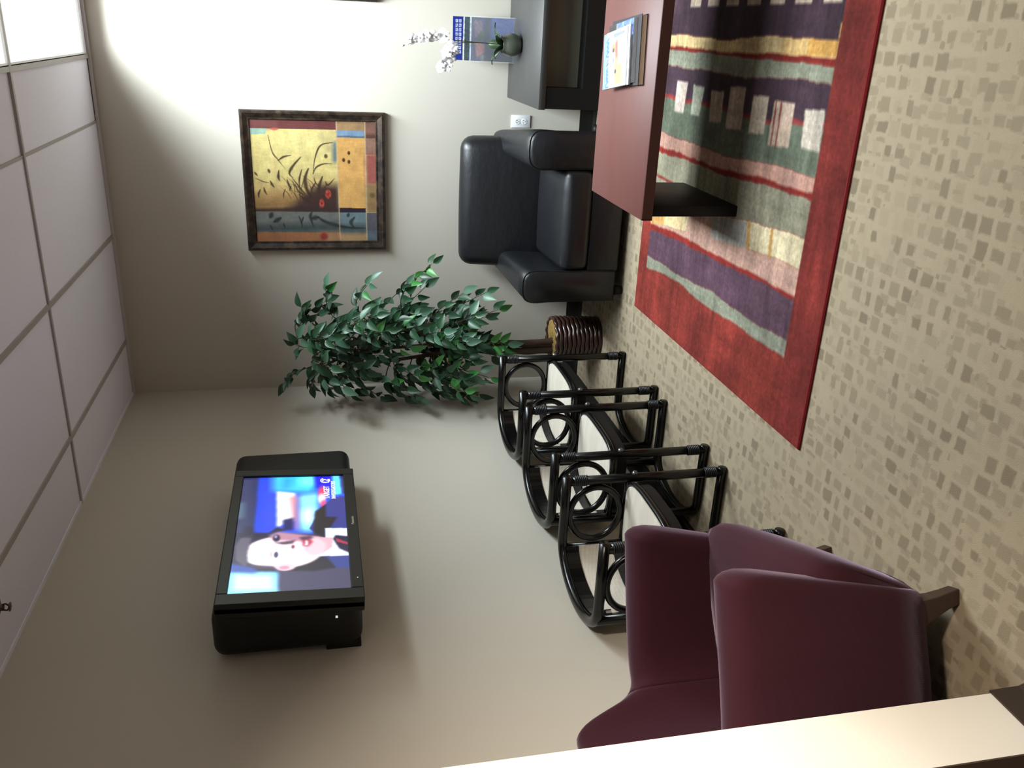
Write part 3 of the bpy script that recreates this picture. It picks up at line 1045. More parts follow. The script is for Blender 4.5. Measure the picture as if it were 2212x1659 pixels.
zp([(770, 430), (950, 400), (900, 720), (780, 720)], (140, 236, 255), 1, 8)
zp([(800, 560), (900, 520), (900, 660), (800, 660)], (220, 252, 255), 1, 9)
zp([(590, 400), (745, 410), (735, 640), (590, 700)], (255, 252, 252), 1, 3)
zp([(690, 440), (770, 430), (770, 700), (730, 720)], (196, 110, 128), .75, 6)
zp([(640, 640), (730, 620), (720, 720), (640, 720)], (20, 24, 92), 1, 3)
zp([(905, 245), (1060, 235), (1060, 350), (920, 360)], (36, 36, 236), 1, 4)
zp([(1060, 232), (1125, 228), (1145, 400), (1075, 415)], (96, 226, 255), 1, 3)
zp([(1125, 230), (1200, 225), (1200, 400), (1145, 400)], (44, 50, 110), 1, 2)
ze(975, 400, 40, 60, (226, 60, 100), .8)
ze(970, 450, 32, 44, (255, 240, 250), .8)
ze(985, 500, 30, 40, (230, 70, 120), .8, .9)
# navy suit
zp([(890, 720), (860, 700), (960, 530), (1060, 440), (1200, 410), (1220, 690), (1000, 700)], (48, 56, 130))
zp([(890, 730), (910, 560), (1000, 500), (1000, 600), (1100, 600), (1060, 650), (1000, 760)], (30, 28, 44), 1, 2)
zp([(820, 960), (900, 895), (1220, 870), (1230, 960), (1080, 970)], (46, 58, 128))
zp([(760, 970), (860, 905), (1000, 900), (1080, 970), (900, 1000), (660, 1010)], (30, 26, 42), 1, 2)
# collar and tie
zp([(990, 690), (1210, 680), (1220, 880), (940, 900), (1000, 800)], (214, 226, 250))
zp([(1060, 770), (1080, 740), (1210, 745), (1215, 870), (1110, 835)], (34, 26, 56), 1, 1)
zp([(1080, 760), (1190, 790), (1190, 805), (1090, 790)], (190, 56, 80), .8)
# neck, head
zp([(900, 760), (1060, 760), (1050, 830), (930, 900), (830, 930)], (214, 166, 178))
ze(640, 880, 330, 118, (248, 226, 232), .10)
zp([(520, 770), (600, 735), (760, 745), (960, 760), (980, 800), (760, 800), (560, 800)], (176, 128, 150), 1, 3)
ze(900, 830, 100, 70, (236, 190, 200), .4)
ze(520, 900, 190, 70, (255, 250, 252), .5)
# grey hair
zp([(330, 1000), (252, 960), (248, 860), (285, 800), (390, 770), (370, 830), (350, 900), (350, 985)], (86, 82, 100), 1, 2)
zp([(330, 985), (560, 985), (600, 1005), (420, 1010)], (70, 60, 84), 1, 2)
zp([(300, 790), (520, 750), (590, 700), (680, 720), (560, 742), (400, 790)], (44, 36, 54), 1, 2)
ze(660, 985, 80, 26, (240, 196, 210), .3); ze(650, 990, 40, 12, (200, 140, 160), .5)
# eyes, brow, nose shadow, mouth
ze(585, 785, 30, 26, (40, 32, 58), .6); ze(580, 775, 12, 12, (150, 150, 200), .6)
ze(582, 905, 18, 22, (64, 62, 96), .6); ze(540, 905, 8, 26, (190, 160, 170), .8)
zp([(560, 820), (700, 800), (745, 790), (720, 820), (640, 830)], (60, 42, 64), .9, 2)
ze(722, 842, 14, 14, (120, 64, 84), .6)
zp([(800, 830), (800, 770), (870, 775), (890, 800), (850, 835)], (168, 68, 92), 1, 2)
zp([(820, 825), (830, 785), (850, 800), (845, 825)], (240, 226, 236), 1, 1)
zp([(770, 770), (870, 755), (900, 770), (800, 790)], (74, 48, 70), .9, 2)
P.blurall(1)
M_scr = print_mat('lit_screen', 0.15, 0.4, emit=1.8)
def FP(x, y, z=0.0):
    return tuple(FT @ Vector((x, y, z)))
pic_mesh('screen', P, FP(sl, st_, -0.004), FP(sr_, st_, -0.004), FP(sl, sb, -0.004), M_scr, tv)
M_cap = N('lit_caption'); M_cap.b.inputs['Emission Color'].default_value = (1, 0.97, 1, 1); M_cap.b.inputs['Emission Strength'].default_value = 1.0; M_cap = M_cap.m
SWd, SHt = sr_ - sl, st_ - sb
def SP(s, t):
    return FT @ Matrix.Translation((sl + s * SWd, st_ - t * SHt, -0.0035))
text('caption', 'TARGET', 0.034, M_cap, tv, SP(0.765, 0.852), 0.0003, 0.86, bold=0.0007)
text('caption', 'INVESTIGATORS', 0.0235, M_cap, tv, SP(0.765, 0.912), 0.0003, 0.88, bold=0.0004)
text('caption', '12', 0.042, M_cap, tv, SP(0.925, 0.852), 0.0003, 0.9, bold=0.0009)
bm = bmesh.new()
cx, cy = sl + 0.955 * SWd, st_ - 0.815 * SHt
tube(bm, [(cx + 0.019 * cos(a), cy + 0.019 * sin(a), -0.0035) for a in np.linspace(0.5, 5.2, 24)], 0.0022, 6)
bmesh.ops.transform(bm, matrix=FT, verts=bm.verts)
done(bm, 'caption_ring', M_cap, tv)
M_badge = mat('silver_badge', (190, 186, 178), 0.4, 0.5, 0.02)
text('badge', 'Panasonic', 0.0155, M_badge, tv, FT @ Matrix.Translation((0.035, -TH / 2 + 0.016, 0.0062)), 0.0003, 1.0, 'CENTER', bold=0.0003)
M_led = N('status_light'); M_led.b.inputs['Emission Color'].default_value = (.9, .95, 1, 1); M_led.b.inputs['Emission Strength'].default_value = 0.8; M_led = M_led.m
box('status_light', (-0.36, -0.356, -TH / 2 + 0.018, -TH / 2 + 0.022, 0.006, 0.0068), M_led, tv, M=FT)
# deep housing behind, rounded corners, its far end showing past the screen
hb = box('housing', (0.012, 0.205, -2.515 + 2.08, -1.285 + 2.08, 1.528 - 1.77, 2.045 - 1.77), M_tvs, tv, bev=0.046, seg=5)
box('side_switch', (0.150, 0.158, -2.5175 + 2.08, -2.5145 + 2.08, 1.615 - 1.77, 1.623 - 1.77), M_led, tv)
bm = bmesh.new()
bx(bm, 0.0, 0.03, -2.50 + 2.08, -2.40 + 2.08, 1.535 - 1.77, 1.66 - 1.77, bev=0.004)
bx(bm, 0.0, 0.02, -2.2 + 2.08, -1.6 + 2.08, 1.66 - 1.77, 1.92 - 1.77, bev=0.004)
done(bm, 'wall_bracket', M_tvs, tv)

# ------------------------------------------------------------------ framed pictures on the back wall
def frame_mat():
    k = N('dark_bronze_frame')
    v = k.coord()
    f = k.noise(v, 24, 4, 0.65)
    cr = k.t.nodes.new('ShaderNodeValToRGB')
    cr.color_ramp.elements[0].position = 0.42; cr.color_ramp.elements[0].color = L4((30, 23, 20))
    cr.color_ramp.elements[1].position = 0.75; cr.color_ramp.elements[1].color = L4((76, 60, 47))
    k.l(f, cr.inputs[0])
    k.l(cr.outputs[0], k.b.inputs['Base Color'])
    k.b.inputs['Roughness'].default_value = 0.38
    k.b.inputs['Metallic'].default_value = 0.2
    k.bump(f, 0.1, 0.001)
    return k.m
M_frame = frame_mat()
M_art = print_mat('framed_print', 0.32, 0.4, coat=0.1)
def picture(label, x0, x1, z0, z1, pic, group=None):
    w, h = (x1 - x0) / 2, (z1 - z0) / 2
    t = thing('framed_picture', label, 'picture', ((x0 + x1) / 2, 0, (z0 + z1) / 2))
    prof = [(0, 0.0), (0, 0.026), (0.006, 0.033), (0.016, 0.034), (0.040, 0.022), (0.048, 0.022), (0.052, 0.017), (0.052, 0.0)]
    bm = bmesh.new()
    secs = []
    for sx, sz in ((-1, -1), (1, -1), (1, 1), (-1, 1)):
        secs.append([(sx * (w - a), -b, sz * (h - a)) for a, b in prof])
    loft(bm, secs, closed_path=True)
    done(bm, 'frame', M_frame, t)
    iw, ih = w - 0.0505, h - 0.0505
    pic_mesh('print', pic, (-iw, -0.016, ih), (iw, -0.016, ih), (-iw, -0.016, -ih), M_art, t)
    box('backing', (-w + 0.004, w - 0.004, -0.014, -0.001, -h + 0.004, h - 0.004), M_blackm, t)
    return t
P = Pic(250, 250, (226, 216, 142))
def Q(a, b):
    s = 0.5
    for _ in range(4):
        al, ar = 265 - 90 * s, 1550 - 30 * s
        t = (a - al) / (ar - al)
        b0, b1 = 1475 - 15 * t, 190 + 15 * t
        s = (b - b0) / (b1 - b0)
    return (s, t)
def qp(pts, c, op=1.0, blur=0):
    P.poly([Q(*q) for q in pts], c, op, blur)
def qs(pts, w, c, op=1.0, taper=True):
    P.stroke([Q(*q) for q in pts], w * 1.35, c, op, taper)
def qe(a, b, ra, rb, c, soft=.3, op=1.0):
    s, t = Q(a, b)
    P.ell(s, t, rb / 1270, ra / 1290, c, soft, op)
# yellow field, turning ochre and then dark towards the left edge of the scene
qp([(170, 880), (1120, 820), (1140, 1150), (240, 1150)], (196, 164, 104), .9, 22)
qp([(200, 1000), (1120, 950), (1140, 1150), (230, 1150)], (150, 116, 72), .9, 14)
qp([(560, 1150), (800, 930), (920, 860), (1130, 860), (1140, 1150)], (66, 46, 48), .95, 9)
qp([(430, 380), (1000, 300), (1000, 480), (420, 600)], (228, 222, 150), .6, 16)
qp([(880, 300), (1100, 300), (1100, 480), (900, 460)], (206, 196, 138), .8, 12)
qp([(1050, 430), (1100, 400), (1110, 620), (1060, 630)], (92, 120, 138), .9, 4)
qp([(890, 560), (1010, 470), (1060, 440), (1060, 480), (960, 540)], (186, 182, 136), .8, 4)
for pts, w in (([(375, 350), (420, 520), (480, 600), (560, 700)], .004), ([(720, 570), (640, 660), (600, 740), (640, 790)], .008),
               ([(730, 700), (705, 800), (708, 890)], .006), ([(800, 690), (765, 800), (790, 920), (840, 1000)], .012),
               ([(950, 770), (915, 880), (920, 960)], .010), ([(1060, 420), (930, 450), (870, 580), (850, 740)], .005),
               ([(850, 750), (880, 680), (960, 640), (1060, 640)], .005), ([(490, 710), (485, 780), (500, 820)], .008),
               ([(400, 820), (420, 860), (445, 890)], .007), ([(575, 800), (600, 870), (630, 910)], .006),
               ([(300, 910), (280, 960), (285, 1005)], .006), ([(335, 890), (345, 930), (370, 970)], .006),
               ([(480, 610), (540, 570), (620, 555)], .006), ([(980, 820), (1010, 860), (1080, 790)], .006),
               ([(640, 800), (720, 900), (800, 1000)], .005), ([(880, 830), (840, 900), (830, 950)], .006),
               ([(235, 730), (270, 770)], .006), ([(560, 900), (540, 960), (545, 1010)], .004), ([(620, 870), (600, 930)], .004),
               ([(860, 780), (880, 840), (940, 900)], .004), ([(700, 960), (760, 1010), (860, 1060)], .006),
               ([(380, 700), (395, 740)], .008), ([(240, 790), (330, 830), (390, 840)], .003), ([(660, 850), (700, 930), (760, 960)], .004)):
    qs(pts, w, (58, 46, 40), .85)
qe(985, 560, 18, 22, (92, 86, 54), .5)
for a, b, ra, rb in ((1012, 955, 32, 48), (945, 1055, 26, 52)):
    qe(a, b, ra, rb, (208, 74, 64), .3); qe(a, b, 10, 16, (110, 36, 40), .5, .8)
qe(915, 1115, 30, 22, (150, 48, 60), .5)
rg = random.Random(5)
for _ in range(26):
    a0, b0 = rg.uniform(620, 1090), rg.uniform(930, 1060)
    la = rg.uniform(-190, 60); lb = rg.uniform(90, 210)
    qs([(a0, b0), (a0 + la * .35, b0 - lb * .55), (a0 + la, b0 - lb)], .0026, (64, 48, 40), .7)
# bands
qp([(160, 180), (1090, 180), (1092, 290), (170, 282)], (112, 62, 64))
qp([(170, 190), (480, 190), (480, 285), (170, 282)], (126, 76, 78), .7, 6)
qp([(180, 282), (365, 284), (345, 340), (188, 345)], (150, 196, 186))
qe(440, 288, 36, 12, (196, 96, 90), .8)
qp([(238, 1118), (900, 1092), (1132, 1110), (1136, 1150), (240, 1152)], (58, 46, 50), .95, 3)
qp([(1090, 180), (1400, 180), (1402, 300), (1094, 296)], (166, 136, 100)); qp([(1092, 186), (1400, 186), (1400, 215), (1092, 215)], (124, 100, 72), .6, 4)
qp([(1094, 296), (1402, 300), (1404, 372), (1098, 366)], (118, 158, 204)); qp([(1098, 350), (1404, 356), (1404, 374), (1098, 368)], (72, 86, 110), .7, 1)
qp([(1098, 368), (1404, 374), (1424, 1105), (1130, 1102)], (224, 176, 100))
for a, b in ((1232, 525), (1176, 598), (1234, 616)):
    qe(a, b, 15, 20, (84, 62, 34), .4)
qp([(1130, 1100), (1424, 1105), (1426, 1152), (1132, 1150)], (46, 34, 56))
qp([(1132, 1150), (1426, 1152), (1434, 1366), (1142, 1368)], (104, 136, 154))
qp([(1142, 1366), (1434, 1364), (1440, 1490), (1146, 1490)], (178, 150, 108))
qp([(1404, 180), (1540, 180), (1545, 372), (1408, 374)], (132, 96, 86)); qp([(1406, 330), (1530, 330), (1532, 385), (1408, 385)], (88, 60, 56), .8, 3)
qp([(1408, 380), (1540, 380), (1540, 540), (1412, 540)], (150, 116, 106)); qp([(1412, 530), (1540, 530), (1545, 860), (1418, 860)], (166, 92, 88), 1, 5)
qp([(1418, 850), (1545, 850), (1548, 1160), (1426, 1160)], (150, 124, 86), 1, 4); qe(1490, 965, 28, 26, (92, 80, 56), .8, .7)
qp([(1426, 1155), (1548, 1155), (1552, 1345), (1432, 1345)], (88, 94, 110)); qp([(1432, 1345), (1556, 1345), (1560, 1490), (1436, 1490)], (84, 106, 126))
qp([(240, 1148), (1136, 1150), (1144, 1370), (255, 1368)], (112, 122, 126)); qp([(245, 1300), (1138, 1250), (1144, 1372), (255, 1372)], (62, 78, 84), .9, 8)
qp([(1136, 1300), (1430, 1280), (1434, 1366), (1142, 1368)], (58, 76, 84), .9, 8)
for pts, w in (([(420, 1160), (400, 1220)], .014), ([(440, 1260), (520, 1210)], .014), ([(840, 1150), (825, 1200), (860, 1310)], .010), ([(700, 1190), (730, 1260), (740, 1330)], .006),
               ([(750, 1200), (735, 1260)], .006), ([(900, 1200), (1000, 1260), (1200, 1310), (1420, 1320)], .012), ([(1235, 1160), (1222, 1200)], .010), ([(1300, 1200), (1260, 1260), (1300, 1320)], .012), ([(400, 1290), (430, 1350)], .006), ([(540, 1270), (560, 1330)], .006), ([(840, 1220), (920, 1200)], .014)):
    qs(pts, w, (40, 50, 52), .85)
qp([(255, 1368), (1144, 1370), (1148, 1490), (262, 1490)], (168, 112, 76)); qp([(900, 1372), (1144, 1372), (1148, 1480), (1000, 1480)], (178, 142, 104), .8, 8)
qe(970, 1412, 40, 40, (160, 46, 42), .7, .9)
for pts in ([(1092, 180), (1132, 1150), (1148, 1490)], [(1402, 180), (1424, 1105), (1440, 1490)]):
    qs(pts, .0035, (206, 190, 160), .7, False)
P.grain(0.015, 1, 1); P.grain(0.03, 6, 6)
P.a = (P.a * 0.86 + P.a.mean(-1, keepdims=True) * 0.14) * np.array([0.88, 0.83, 0.78])
picture('square framed abstract print of yellow field, orange panel and dark grasses on the back wall', 0.863, 1.637, 1.241, 2.022, P)
P = Pic(60, 60, (198, 176, 120))
P.rect(0, .25, 0, 1, (96, 104, 116)); P.rect(.25, 1, .7, 1, (120, 70, 64)); P.rect(.6, 1, .1, .6, (214, 168, 98), 1, 2); P.grain(.08, 2, 2)
picture('dark framed picture above the side table, only its left edge inside the photo', 2.200, 2.974, 1.272, 2.053, P)

# ------------------------------------------------------------------ artificial ficus tree in the corner
M_bark = mat('grey_brown_bark', (78, 62, 52), 0.8, 0.2, 0.25, 9, (6, 6, 1), bump=0.3, bscale=30)
M_twig = mat('dark_twig', (62, 54, 40), 0.8, 0.2, 0.2, 20)
M_moss = mat('dried_moss', (150, 122, 70), 0.95, 0.1, 0.35, 70, bump=0.8, bscale=90, bdist=0.01)
M_bask = mat('dark_lacquered_rope', (58, 36, 30), 0.28, 0.5, 0.25, 30, (1, 1, 1), coat=0.3)
tcx, tcy = 0.392, -0.345
fic = thing('ficus_tree', 'artificial ficus tree with green leaves in a dark rope basket in the room corner', 'plant', (tcx, tcy, 0))
pot = []
bm = bmesh.new()
nr = 10
for i in range(nr):
    z = 0.014 + 0.027 * i
    r = 0.112 + 0.010 * i / nr
    pts = [(r * cos(a), r * sin(a), z + 0.003 * sin(9 * a + i)) for a in np.linspace(0, 2 * pi, 48, endpoint=False)]
    tube(bm, pts, 0.0135, 8, closed=True)
lathe(bm, [(0, 0.002), (0.112, 0.002), (0.118, 0.26), (0.10, 0.26), (0.10, 0.25), (0, 0.25)], 32)
bk_ = done(bm, 'basket', M_bask, fic, True)
bm = bmesh.new()
pts = [(0.121 * cos(a), 0.121 * sin(a), 0.278 + 0.004 * sin(14 * a)) for a in np.linspace(0, 2 * pi, 64, endpoint=False)]
tube(bm, pts, 0.011, 8, closed=True)
done(bm, 'rim', M_bask, bk_, True)
bm = bmesh.new()
rings = []
for i in range(7):
    r = 0.112 * i / 6
    rings.append([(max(r, 0.0004) * cos(a), max(r, .0004) * sin(a), 0.276 + 0.012 * (1 - i / 6) + random.uniform(-.006, .006)) for a in np.linspace(0, 2 * pi, 28, endpoint=False)])
loft(bm, rings, cap=False)
done(bm, 'moss', M_moss, fic, True)
# three twisted trunks
trunk_pts = [[(-0.035, 0.0, 0.27), (-0.040, .005, .45), (-0.030, .0, .62), (-0.02, .01, .9), (-.03, .0, 1.2), (-.04, .01, 1.5)],
             [(-0.075, 0.01, 0.27), (-0.078, .0, .45), (-0.070, .01, .62), (-0.06, -.01, .85), (-.10, .02, 1.1), (-.14, .03, 1.4)],
             [(-0.010, -0.02, 0.27), (-0.018, -.02, .45), (-.005, -.02, .65), (0.02, -.02, .9), (.08, -.02, 1.15), (.12, -.02, 1.4)]]
rads = (0.020, 0.025, 0.019)
for tp, r0 in zip(trunk_pts, rads):
    bm = bmesh.new()
    pth = catmull(tp, 7)
    tube(bm, pth, [r0 * (1 - 0.72 * i / len(pth)) * (1 + .08 * sin(i * 1.3)) for i in range(len(pth))], 9)
    done(bm, 'trunk', M_bark, fic, True)
# leaf meshes
def leaf_mesh(fold, curl, wd):
    bm = bmesh.new()
    secs = []
    n = 7
    for i in range(n):
        t = i / (n - 1)
        wv = wd * (sin(pi * t ** 0.8) ** 0.9) * (1 - 0.35 * t) + 0.0004
        if t == 1:
            wv = 0.0003
        z = -curl * t * t
        secs.append([(t, -wv, z + fold * wv), (t, 0, z), (t, wv, z + fold * wv)])
    loft(bm, secs, closed_sec=False, cap=False)
    tube(bm, [(-0.22, 0, 0.02), (-0.1, 0, 0.01), (0.02, 0, 0)], 0.012, 4)
    me = bpy.data.meshes.new('leaf')
    bm.to_mesh(me); bm.free()
    me.shade_smooth()
    return me
def leaf_mat(name, a, b):
    k = N(name)
    oi = k.t.nodes.new('ShaderNodeObjectInfo')
    v = k.coord()
    f = k.noise(v, 6, 2)
    c = k.mix(oi.outputs['Random'], L4(a), L4(b))
    c = k.mix(k.math('MULTIPLY', f, 0.3), c, L4((70, 110, 70)))
    k.l(c, k.b.inputs['Base Color'])
    k.b.inputs['Roughness'].default_value = 0.42
    k.b.inputs['Specular IOR Level'].default_value = 0.5
    return k.m
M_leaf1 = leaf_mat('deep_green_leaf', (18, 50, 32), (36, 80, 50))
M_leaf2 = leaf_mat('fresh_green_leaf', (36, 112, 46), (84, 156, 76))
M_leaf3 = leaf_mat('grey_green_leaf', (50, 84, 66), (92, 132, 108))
LM = []
for mm in (M_leaf1, M_leaf1, M_leaf2, M_leaf3):
    me = leaf_mesh(random.uniform(.25, .6), random.uniform(.12, .35), random.uniform(.24, .30))
    me.materials.append(mm)
    LM.append(me)
rl = random.Random(11)
# sprays: tip (x, y, z) in the room, share of bright leaves
SPR = []
def sp(x, z, y, n, bright=0.15, zb=None, xb=None):
    SPR.append((x - tcx, y - tcy, z, n, bright, zb, xb))
# outline of the crown, clockwise from the tall left-hand tip
sp(0.185, 1.835, -0.36, 8, .0, 1.52, .30); sp(0.40, 1.775, -0.36, 5, 0, 1.5, .36); sp(0.60, 1.735, -0.33, 8, .05, 1.42, .42); sp(0.735, 1.60, -0.36, 9, .25, 1.38, .42)
sp(0.775, 1.36, -0.40, 9, .35, 1.36, .5); sp(0.735, 1.16, -0.35, 7, .3, 1.28, .42); sp(0.875, 1.02, -0.42, 12, .65, 1.16, .5); sp(0.70, 1.05, -0.30, 8, .25, 1.15, .42)
sp(0.69, 0.84, -0.38, 7, .1, 1.0, .42); sp(0.705, 0.71, -0.42, 9, .2, .95, .45); sp(0.60, 0.635, -0.42, 8, .4, .9, .42); sp(0.42, 0.60, -0.50, 11, .85, .82, .40); sp(0.33, 0.62, -0.45, 8, .7, .82, .36)
sp(0.235, 0.70, -0.55, 9, .35, .95, .32); sp(0.08, 0.74, -0.42, 9, .15, 1.0, .30); sp(0.03, 0.82, -0.40, 10, .1, 1.05, .28); sp(0.07, 0.98, -0.32, 8, .05, 1.12, .30)
sp(0.035, 1.14, -0.38, 9, .3, 1.25, .28); sp(0.05, 1.30, -0.36, 8, .1, 1.4, .28); sp(0.06, 1.46, -0.30, 9, .0, 1.5, .28); sp(0.10, 1.60, -0.30, 9, .0, 1.5, .30); sp(0.16, 1.70, -0.36, 7, 0, 1.5, .32)
# inside the crown
for k in range(74):
    z = rl.uniform(0.70, 1.62)
    xm = 0.36 + rl.uniform(-0.27, 0.30) * (1 if .9 < z < 1.5 else .8)
    y = rl.uniform(-0.62, -0.12)
    sp(xm, z, y, 8, .22 if z < 1.3 else .08, z + rl.uniform(.02, .2), 0.36 + (xm - .36) * .3)
leaves = []
for si, (tx, ty, tz, n, bright, zb, xb) in enumerate(SPR):
    b = Vector(((xb if xb else .36) - tcx, rl.uniform(-.02, .02), zb))
    tip = Vector((tx, ty, tz))
    mid = (b + tip) / 2 + Vector((0, 0, 0.05 + 0.10 * (tip - b).length))
    pth = catmull([b, mid, tip], 8)
    bm = bmesh.new()
    tube(bm, pth, [0.0042 * (1 - .7 * i / len(pth)) for i in range(len(pth))], 5)
    tw = done(bm, 'twig', M_twig, fic, True)
    m = len(pth) - 1
    for j in range(n):
        u = 0.35 + 0.65 * (j + 0.6) / n
        q = min(u * m, m - 1e-3)
        i = int(q)
        p = pth[i].lerp(pth[i + 1], q - i)
        tg = (pth[i + 1] - pth[i]).normalized()
        side = tg.cross(Vector((0, 0, 1)))
        if side.length < .1:
            side = Vector((1, 0, 0))
        side.normalize()
        sgn = 1 if j % 2 else -1
        d = tg * rl.uniform(.35, .9) + side * sgn * rl.uniform(.5, 1.0) + Vector((rl.uniform(-.3, .3), rl.uniform(-.5, .2), rl.uniform(-.55, .25)))
        if j == n - 1:
            d = tg + Vector((0, 0, -.2))
        d.normalize()
        up_ = Vector((rl.uniform(-.5, .6), rl.uniform(-1.0, -.2), rl.uniform(.2, 1.0)))
        zx = d.cross(up_).normalized()
        zz = zx.cross(d).normalized()
        # local x=leaf axis, y=width, z=normal
        Mx = Matrix((d, zz.cross(d), zz)).transposed().to_4x4()
        ln = rl.uniform(0.072, 0.104)
        Mx = Matrix.Translation(p + d * 0.2 * ln) @ Mx @ Matrix.Scale(ln, 4)
        # keep clear of the walls
        e = Mx @ Vector((1, 0, 0))
        wx, wy = e.x + tcx, e.y + tcy
        if wx < 0.02:
            Mx = Matrix.Translation((0.02 - wx, 0, 0)) @ Mx
        if wy > -0.03:
            Mx = Matrix.Translation((0, -0.03 - wy, 0)) @ Mx
        r_ = rl.random()
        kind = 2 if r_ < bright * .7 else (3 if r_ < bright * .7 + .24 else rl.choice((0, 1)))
        leaves.append((-(e.y) + 0.3 * e.x, kind, Mx))
leaves.sort(key=lambda q: -q[0])
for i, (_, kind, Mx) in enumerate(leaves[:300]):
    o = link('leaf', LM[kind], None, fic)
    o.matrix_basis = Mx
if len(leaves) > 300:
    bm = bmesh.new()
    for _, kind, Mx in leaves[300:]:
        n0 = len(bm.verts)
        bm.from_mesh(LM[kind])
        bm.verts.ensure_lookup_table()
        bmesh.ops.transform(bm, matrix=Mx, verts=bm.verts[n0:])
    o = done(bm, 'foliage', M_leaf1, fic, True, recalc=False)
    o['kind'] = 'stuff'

# ------------------------------------------------------------------ black leather armchair
def leather():
    k = N('black_leather')
    v = k.coord()
    f = k.noise(v, 5, 3)
    k.l(k.mix(f, L4((15, 16, 19)), L4((22, 23, 27))), k.b.inputs['Base Color'])
    k.b.inputs['Roughness'].default_value = 0.40
    k.b.inputs['Specular IOR Level'].default_value = 0.5
    g = k.t.nodes.new('ShaderNodeTexVoronoi')
    g.inputs['Scale'].default_value = 320
    k.l(v, g.inputs['Vector'])
    w = k.noise(k.coord((1, 1, 2.2)), 7, 3)
    k.bump(k.math('ADD', k.math('MULTIPLY', g.outputs['Distance'], 0.05), k.math('MULTIPLY', w, 0.8)), 0.22, 0.02)
    return k.m
M_lth = leather()
ax0, ax1 = 0.735, 1.640
ch = thing('leather_armchair', 'black leather armchair against the back wall under the framed print', 'armchair', (0, 0, 0))
def arm(x0, x1, name='arm'):
    bm = bmesh.new()
    secs = []
    n = 14
    for i in range(n + 1):
        t = i / n
        y = -0.07 - 0.665 * t
        zt = 0.628 - 0.055 * t
        sc = 1.0
        yy = y
        if i == n - 1: sc, yy = 0.985, -0.728
        if i == n: sc, yy = 0.93, -0.742
        ins = 0.075 * (1 - t)
        xa, xb = (x0 + ins * .6, x1) if x0 < 1.2 else (x0, x1 - ins)
        cx = (xa + xb) / 2
        hw_ = (xb - xa) / 2
        prof = []
        for a in np.linspace(0, pi, 13):
            c_, s_ = cos(a), sin(a)
            px = hw_ * (abs(c_) ** .62) * (1 if c_ >= 0 else -1) * 1.04
            pz = zt - 0.085 + 0.085 * (s_ ** .75)
            prof.append((px, pz))
        prof = [(hw_ * .97, 0.05), (hw_ * .98, 0.25), (hw_ * .99, 0.42)] + prof + [(-hw_ * .99, 0.42), (-hw_ * .98, 0.25), (-hw_ * .97, 0.05)]
        secs.append([(cx + a * sc, yy, (b - .3) * sc + .3) for a, b in prof])
    loft(bm, secs)
    o = done(bm, name, M_lth, ch, True)
    # piping around the front of the arm
    bm = bmesh.new()
    tube(bm, [(p[0] + 0.0, -0.729, p[2]) for p in [(cx + (a - cx) * 1.0, 0, b) for a, _, b in secs[-2]]], 0.0045, 6)
    done(bm, 'piping', M_lth, o, True)
    return o
arm(ax0, ax0 + 0.175)
arm(ax1 - 0.195, ax1)
def pillow(name, x0, x1, y0, y1, z0, z1, parent, bev, puff, M=None, m=None):
    bm = bmesh.new()
    bx(bm, x0, x1, y0, y1, z0, z1, bev=bev, seg=4)
    bmesh.ops.subdivide_edges(bm, edges=[e for e in bm.edges if e.calc_length() > 0.12], cuts=5, use_grid_fill=True)
    c = Vector(((x0 + x1) / 2, (y0 + y1) / 2, (z0 + z1) / 2))
    hx, hy, hz = (x1 - x0) / 2, (y1 - y0) / 2, (z1 - z0) / 2
    for v in bm.verts:
        d = v.co - c
        u = (max(0, 1 - (d.x / hx) ** 2), max(0, 1 - (d.y / hy) ** 2), max(0, 1 - (d.z / hz) ** 2))
        v.co.x += puff[0] * math.copysign(1, d.x) * u[1] * u[2] * (abs(d.x) / hx) ** 3
        v.co.y += puff[1] * math.copysign(1, d.y) * u[0] * u[2] * (abs(d.y) / hy) ** 3
        v.co.z += puff[2] * math.copysign(1, d.z) * u[0] * u[1] * (abs(d.z) / hz) ** 3
    if M is not None:
        bmesh.ops.transform(bm, matrix=M, verts=bm.verts)
    return done(bm, name, m or M_lth, parent, True)
Mb = Matrix.Translation((0, -0.28, .36)) @ Matrix.Rotation(R(-9), 4, 'X') @ Matrix.Translation((0, .28, -.36))
pillow('backrest', 0.812, 1.535, -0.30, -0.135, 0.30, 0.842, ch, 0.065, (0.008, 0.02, 0.006), Mb)
box('rear_frame', (0.80, 1.545, -0.135, -0.055, 0.06, 0.62), M_lth, ch, bev=0.02, seg=3)
pillow('seat_cushion', 0.911, 1.444, -0.752, -0.26, 0.215, 0.372, ch, 0.04, (0, 0.012, 0.022), Matrix.Translation((0, -.75, .36)) @ Matrix.Rotation(R(3), 4, 'X') @ Matrix.Translation((0, .75, -.36)))
box('seat_base', (0.905, 1.45, -0.735, -0.10, 0.045, 0.222), M_lth, ch, bev=0.012, seg=2)
for x in (0.79, 1.585):
    for y in (-0.70, -0.12):
        bm = bmesh.new(); lathe(bm, [(0, 0), (0.022, 0), (0.028, 0.05), (0, 0.052)], 14, c=(x, y, 0)); done(bm, 'foot', M_blackm, ch, True)

